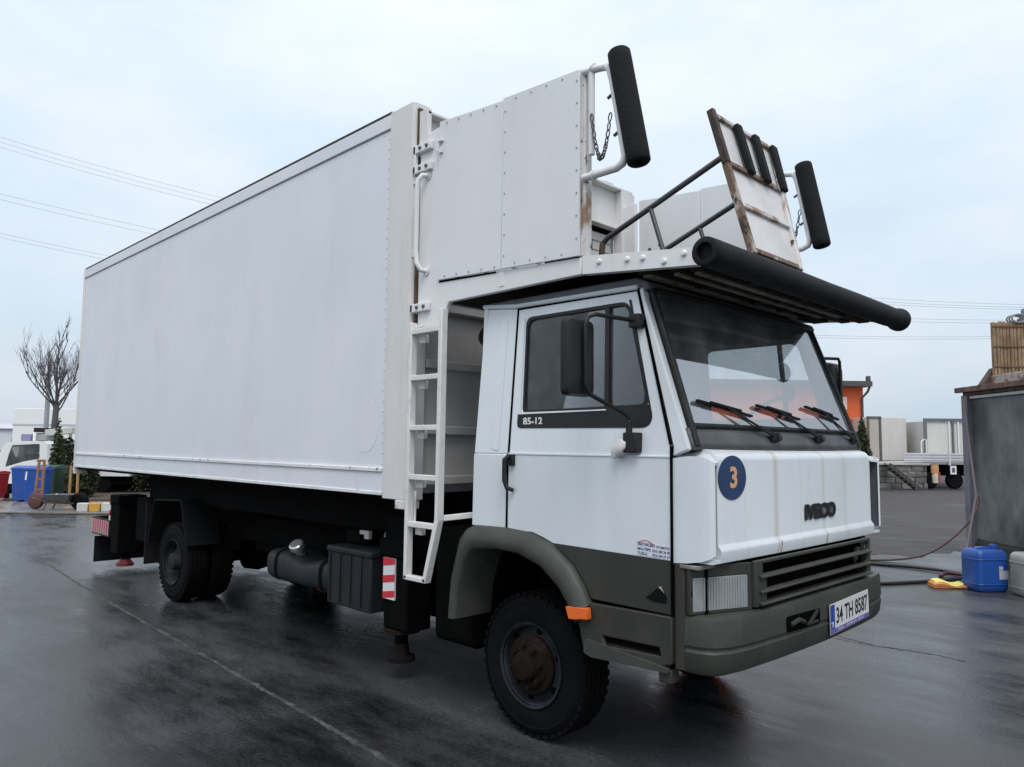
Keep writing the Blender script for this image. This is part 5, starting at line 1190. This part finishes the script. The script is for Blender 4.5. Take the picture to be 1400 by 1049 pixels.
# pipe and hoses
b = MB(); b.tube([G(6.98, 11.75, 2.42), G(6.93, 11.6, 1.9), G(6.78, 11.2, 1.0), G(6.20, 10.6, .03)], .02, 8)
tag(b.build('standpipe', mat('dull pipe', (.12, .10, .11), .6)), 'thin grey pipe leaning from the shed corner to the ground', 'pipe')
def hose(name, pts, r, mm, label):
    P = [Vector(p) for p in pts]; out_ = []
    for i in range(len(P)-1):
        p0, p1, p2, p3 = P[max(i-1, 0)], P[i], P[i+1], P[min(i+2, len(P)-1)]
        for k in range(10):
            t = k/10; out_.append(.5*((2*p1)+(p2-p0)*t+(2*p0-5*p1+4*p2-p3)*t*t+(3*p1-p0-3*p2+p3)*t**3))
    out_.append(P[-1]); b = MB(); b.tube(out_, r, 8); o = b.build(name, mm, None, ang=60); tag(o, label, 'hose')
    return o
HB = mat('black hose', (.018, .017, .02), .5, var=.2)
hose('water_hose', [G(7.05, 11.6, .95), G(6.95, 11.5, .75), G(6.6, 11.4, .42), G(6.15, 11.4, .13), G(5.6, 11.45, .025), G(4.6, 11.6, .02), G(3.6, 11.7, .02), G(2.8, 11.8, .02)], .017, mat('red brown hose', (.085, .045, .045), .55, var=.2), 'thin red brown hose hanging from the shed and trailing away on the ground')
hose('pressure_hose', [G(2.4, 11.5, .022), G(4.2, 11.45, .022), G(5.3, 11.0, .022), G(5.85, 10.4, .03), G(5.75, 9.85, .03), G(5.0, 9.58, .022), G(4.4, 9.45, .022), G(3.6, 9.5, .022), G(2.6, 9.7, .022)], .022, HB, 'black hose looped flat on the wet ground before the shed')
hose('short_hose', [G(5.55, 10.0, .02), G(5.72, 10.15, .045), G(5.95, 10.1, .03), G(6.2, 9.85, .02)], .026, mat('dark red hose', (.07, .025, .03), .55), 'short dark red hose end beside the blue jerrycan')

# loading dock with stone face
dk = thing('loading_dock', 'low loading dock with rough stone face and pale concrete edge', 'loading dock', G(10, 32.4), GROT, None, local=True)
b = MB(); b.box(-6, 7.55, .06, 14, 0, 1.0); b.build('dock_core', mat('dock core', (.12, .115, .11), .9), dk)
b = MB(); b.box(-6, 7.65, -.10, 14, 1.0, 1.09); b.build('edge_slab', mat('dock slab', (.42, .40, .38), .75, dirt=(.25, .24, .23), dirt_amt=.6, scale=1.2), dk, bevel=.01)
STONE = [mat('dock stone pale', (.20, .19, .18), .9, dirt=(.10, .095, .09), dirt_amt=.7, scale=3, var=.2, bump=.6, bscale=12), mat('dock stone dark', (.13, .125, .12), .9, dirt=(.07, .07, .065), dirt_amt=.7, scale=3, var=.2, bump=.6, bscale=12)]
random.seed(5); stone_n = 0
for row in range(4):
    z0 = row*.25; x = 3.6+random.uniform(-.3, 0)
    while x < 7.5:
        ww = random.uniform(.28, .62); x1 = min(x+ww, 7.56); j = lambda: random.uniform(-.02, .02)
        b = MB(); dpt = random.uniform(-.06, -.01)
        fr = [(x+.012+j(), z0+.012), (x1-.012+j(), z0+.012+j()*.5), (x1-.012+j(), z0+.24), (x+.012+j(), z0+.24+j()*.5)]
        cx_ = (x+x1)/2; cz_ = z0+.125
        vv = [(a_, .055, c_) for a_, c_ in fr]+[(a_, dpt+.02, c_) for a_, c_ in fr]+[(cx_+j()*2, dpt-.012, cz_+j())]
        b.add(vv, [(0, 1, 5, 4), (1, 2, 6, 5), (2, 3, 7, 6), (3, 0, 4, 7), (4, 5, 8), (5, 6, 8), (6, 7, 8), (7, 4, 8), (3, 2, 1, 0)]); b.build('stone', random.choice(STONE), dk, ang=20); x = x1
ld = thing('steel_stairs', 'narrow steel stair leaning against the stone loading dock', 'stairs', G(15.6, 32.2), GROT, None, local=True)
for y in (-.45, 0):
    b = MB(); b.bar((.05, y, 1.05), (1.15, y-.35, .05), .05, .14); b.build('stringer', mat('dark stair steel', (.05, .048, .045), .7, var=.2), ld)
for k in range(8):
    t = (k+.5)/8; b = MB(); b.box(.05+1.1*t-.12, .05+1.1*t+.12, -.45-.35*t, -.0-.35*t, 1.08-t+.0, 1.11-t); b.build('stair_tread', mat('pale tread', (.26, .25, .23), .7), ld)

# white box trailers on the dock
WTR = mat('trailer white', (.60, .585, .555), .5, dirt=(.45, .42, .38), dirt_amt=.5, scale=.8, streak=3, var=.03)
b1 = thing('box_trailer', 'white box trailer with dark rear frame standing beyond the loading dock', 'trailer', G(17.6, 36.5, 1.09), GROT, None, local=True)
b = MB(); b.box(-.62, 1.28, 0, 5.5, .03, 2.10); b.build('body', WTR, b1, bevel=.02)
for (x0, x1, z0, z1) in ((-.62, -.52, 0, 2.12), (-.04, .06, 0, 2.12), (-.62, .06, 2.04, 2.14)):
    b = MB(); b.box(x0, x1, -.06, .0, z0, z1); b.build('rear_frame', mat('dark frame', (.11, .10, .095), .7), b1)
b = MB(); b.box(-.5, -.06, -.03, .0, .1, 2.0); b.build('rear_door', mat('shaded beige door', (.42, .38, .35), .6), b1)  # shade on the end face is put into this door colour
b2 = thing('blue_container', 'pale blue grey container between the two white trailers', 'container', G(21.6, 41, 1.09), GROT, None, local=True)
b = MB(); b.box(-.9, 1.2, 0, 5, 0, 1.75); b.build('body', mat('blue grey container paint', (.20, .23, .31), .6, var=.08), b2, bevel=.02)
for k in range(10):
    b = MB(); b.box(-.85+k*.2, -.75+k*.2, -.03, .0, .05, 1.68); b.build('rib', mat('blue grey container paint', (.20, .23, .31), .6), b2, bevel=.01)
b = MB(); b.box(-.95, 1.25, -.06, 5.05, 1.75, 1.83); b.build('roof', mat('pale container roof', (.5, .48, .48), .6), b2)
b3 = thing('parked_container', 'white container with dark corner frame behind the dropside trailer', 'container', G(19.4, 35.6, 1.09), GROT, None, local=True)
b = MB(); b.box(-.12, 2.6, .02, 4, 0, 1.9); b.build('body', WTR, b3, bevel=.01)
for (x0, x1, z0, z1) in ((-.2, -.06, 0, 1.9), (1.12, 1.2, 0, 1.9), (-.2, 2.7, 1.9, 2.03)):
    b = MB(); b.box(x0, x1, -.06, .0, z0, z1); b.build('corner_frame', mat('dark grey frame', (.13, .14, .15), .6), b3)
for x in (.95, 1.38):
    b = MB(); b.box(x, x+.06, -.05, .0, 0, 1.9); b.build('door_bar', WHITE, b3)
# dropside trailer parked against the dock
dt = thing('dropside_trailer', 'white dropside trailer with dark chassis parked at the dock end', 'trailer', G(17.4, 32.9), GROT, None, local=True)
for (x0, x1) in ((-.55, 1.38), (1.42, 2.6)):
    b = MB(); b.box(x0, x1, -.04, .0, 1.12, 1.52); db = b.build('dropside_board', mat('dropside paint', (.50, .50, .53), .5, dirt=(.4, .4, .42), dirt_amt=.4), dt, bevel=.008)
    for z in (1.22, 1.34, 1.46):
        b = MB(); b.box(x0+.02, x1-.02, -.055, -.04, z-.03, z+.03); b.build('board_rib', mat('dropside paint', (.50, .50, .53), .5), dt, bevel=.008)
b = MB(); b.box(-.55, 2.6, .02, 2.2, 1.04, 1.12); b.build('floor', WTR, dt); b = MB(); b.box(1.36, 1.44, -.07, 0, 1.0, 1.56); b.build('side_post', WTR, dt)
b = MB(); b.tube([(.40, .3, 1.1), (.40, .3, 2.0), (.50, .3, 2.10), (.62, .3, 2.10), (.62, .3, 1.1)], .03, 8); b.build('hoop_bar', WHITE, dt)
b = MB(); b.box(.4, 2.5, .3, 1.9, .55, 1.03); b.build('chassis', UNDER, dt)
for x in (.62, 1.7):
    b = MB(); b.lathe([(0, -.12), (.30, -.12), (.35, -.08), (.35, .08), (.30, .12), (0, .12)], (x, .2, .35), (0, 1, 0), 24); b.build('wheel', TYRE, dt)
b = MB(); b.box(1.42, 1.68, -.05, -.02, .62, .98); b.build('marker_plate', WHITE, dt); b = MB(); b.box(1.49, 1.61, -.058, -.05, .70, .90); b.build('marker_hole', GREYP, dt)
b = MB(); b.box(2.02, 2.2, -.06, -.0, .66, .74); b.build('lamp', WHITE, dt, bevel=.02)
sk_ = thing('sack', 'orange and white sack hanging at the dock end by the trailer wheel', 'sack', G(17.72, 32.2, .22), GROT, None, local=True)
for (x0, x1, z0, z1, mm) in ((-.10, .24, .46, .82, mat('faded orange cloth', (.55, .28, .14), .9)), (-.05, .20, .05, .46, mat('dirty cream cloth', (.55, .48, .40), .9)), (.16, .27, .12, .5, mat('red cloth', (.42, .06, .06), .9))):
    b = MB(); rings = []
    for k in range(7):
        z = z0+(z1-z0)*k/6; q = 1-.12*abs(k-3)/3+random.uniform(-.05, .05); rings.append([Vector(((x0+x1)/2+(x0-x1)/2*q*math.cos(a_), .12*q*math.sin(a_), z)) for a_ in [i*math.pi/6 for i in range(12)]])
    b.sweep(rings); b.build('cloth', mm, sk_, ang=60)

# orange building
ob = thing('orange_building', 'orange rendered building with dark overhanging roof behind the truck cab', 'building', G(17.0, 38), GROT+.05, None, local=True)
OR = mat('orange render', (.62, .115, .035), .8, dirt=(.42, .085, .03), dirt_amt=.5, scale=1.5, var=.06)
b = MB(); b.box(-8.6, .55, 0, 9, 0, 4.75); b.build('wall', OR, ob)
b = MB(); b.box(-9.0, .80, -.5, 9.5, 4.75, 5.02); b.build('roof', mat('dark roof edge', (.07, .07, .072), .7), ob, bevel=.02)
b = MB(); b.tube([(.72, -.35, 4.74), (.66, -.25, 4.5), (.45, -.1, 4.2), (.45, -.1, .2)], .06, 8); b.build('downpipe', mat('dark downpipe', (.06, .05, .055), .6), ob)
b = MB(); b.box(.56, .74, -.45, -.25, 5.02, 5.28); b.build('roof_lamp', GREYP, ob, bevel=.03)
for (x0, x1, z0, z1, mm) in ((-.55, -.30, 3.62, 4.25, mat('white sign', (.62, .5, .48), .6)), (-.62, -.25, 1.5, 2.95, mat('dark window', (.05, .05, .06), .3)), (-.02, .33, 1.6, 2.9, mat('brown shutter', (.16, .09, .07), .6))):
    b = MB(); b.box(x0, x1, -.05, .02, z0, z1); b.build('window' if z0 < 3 else 'wall_sign', mm, ob)
b = MB(); b.box(-8.6, .56, -.02, 0, 3.02, 3.10); b.build('string_course', mat('dark orange band', (.36, .09, .04), .8), ob)

# overhead wires: long sagging spans far behind the truck
K_ = 80/1042.6
def wz(px, py): return ((px-700)*K_, 1.648+(609+.01*(px-700)-py)*K_)
for (y0, y1, y2, lab) in ((183, 347, 414, 'topmost power line over the truck box at left'), (190, 353, 418, 'second power line, just under the topmost one'), (197, 358, 421, 'third power line of the upper bundle'), (262, 392, 436, 'upper wire of the middle pair left of the truck box'), (270, 398, 440, 'lower wire of the middle pair left of the truck box'), (317, 430, 458, 'upper wire of the lowest pair left of the truck box'), (323, 434, 461, 'lower wire of the lowest pair left of the truck box')):
    A, Bm, C = wz(0, y0), wz(700, y1), wz(1400, y2)
    # parabola through the three heights, continued to poles outside
    def qz(s):
        x0, x1, x2 = A[0], Bm[0], C[0]
        return A[1]*(s-x1)*(s-x2)/((x0-x1)*(x0-x2))+Bm[1]*(s-x0)*(s-x2)/((x1-x0)*(x1-x2))+C[1]*(s-x0)*(s-x1)/((x2-x0)*(x2-x1))
    pts = [G(s_, 80, qz(s_)) for s_ in [A[0]*1.35+(C[0]*1.2-A[0]*1.35)*k/40 for k in range(41)]]
    b = MB(); b.tube(pts, .015, 5); o = b.build('overhead_wire', mat('wire grey', (.30, .33, .38), .6), None); tag(o, lab, 'power line', 'overhead power lines')
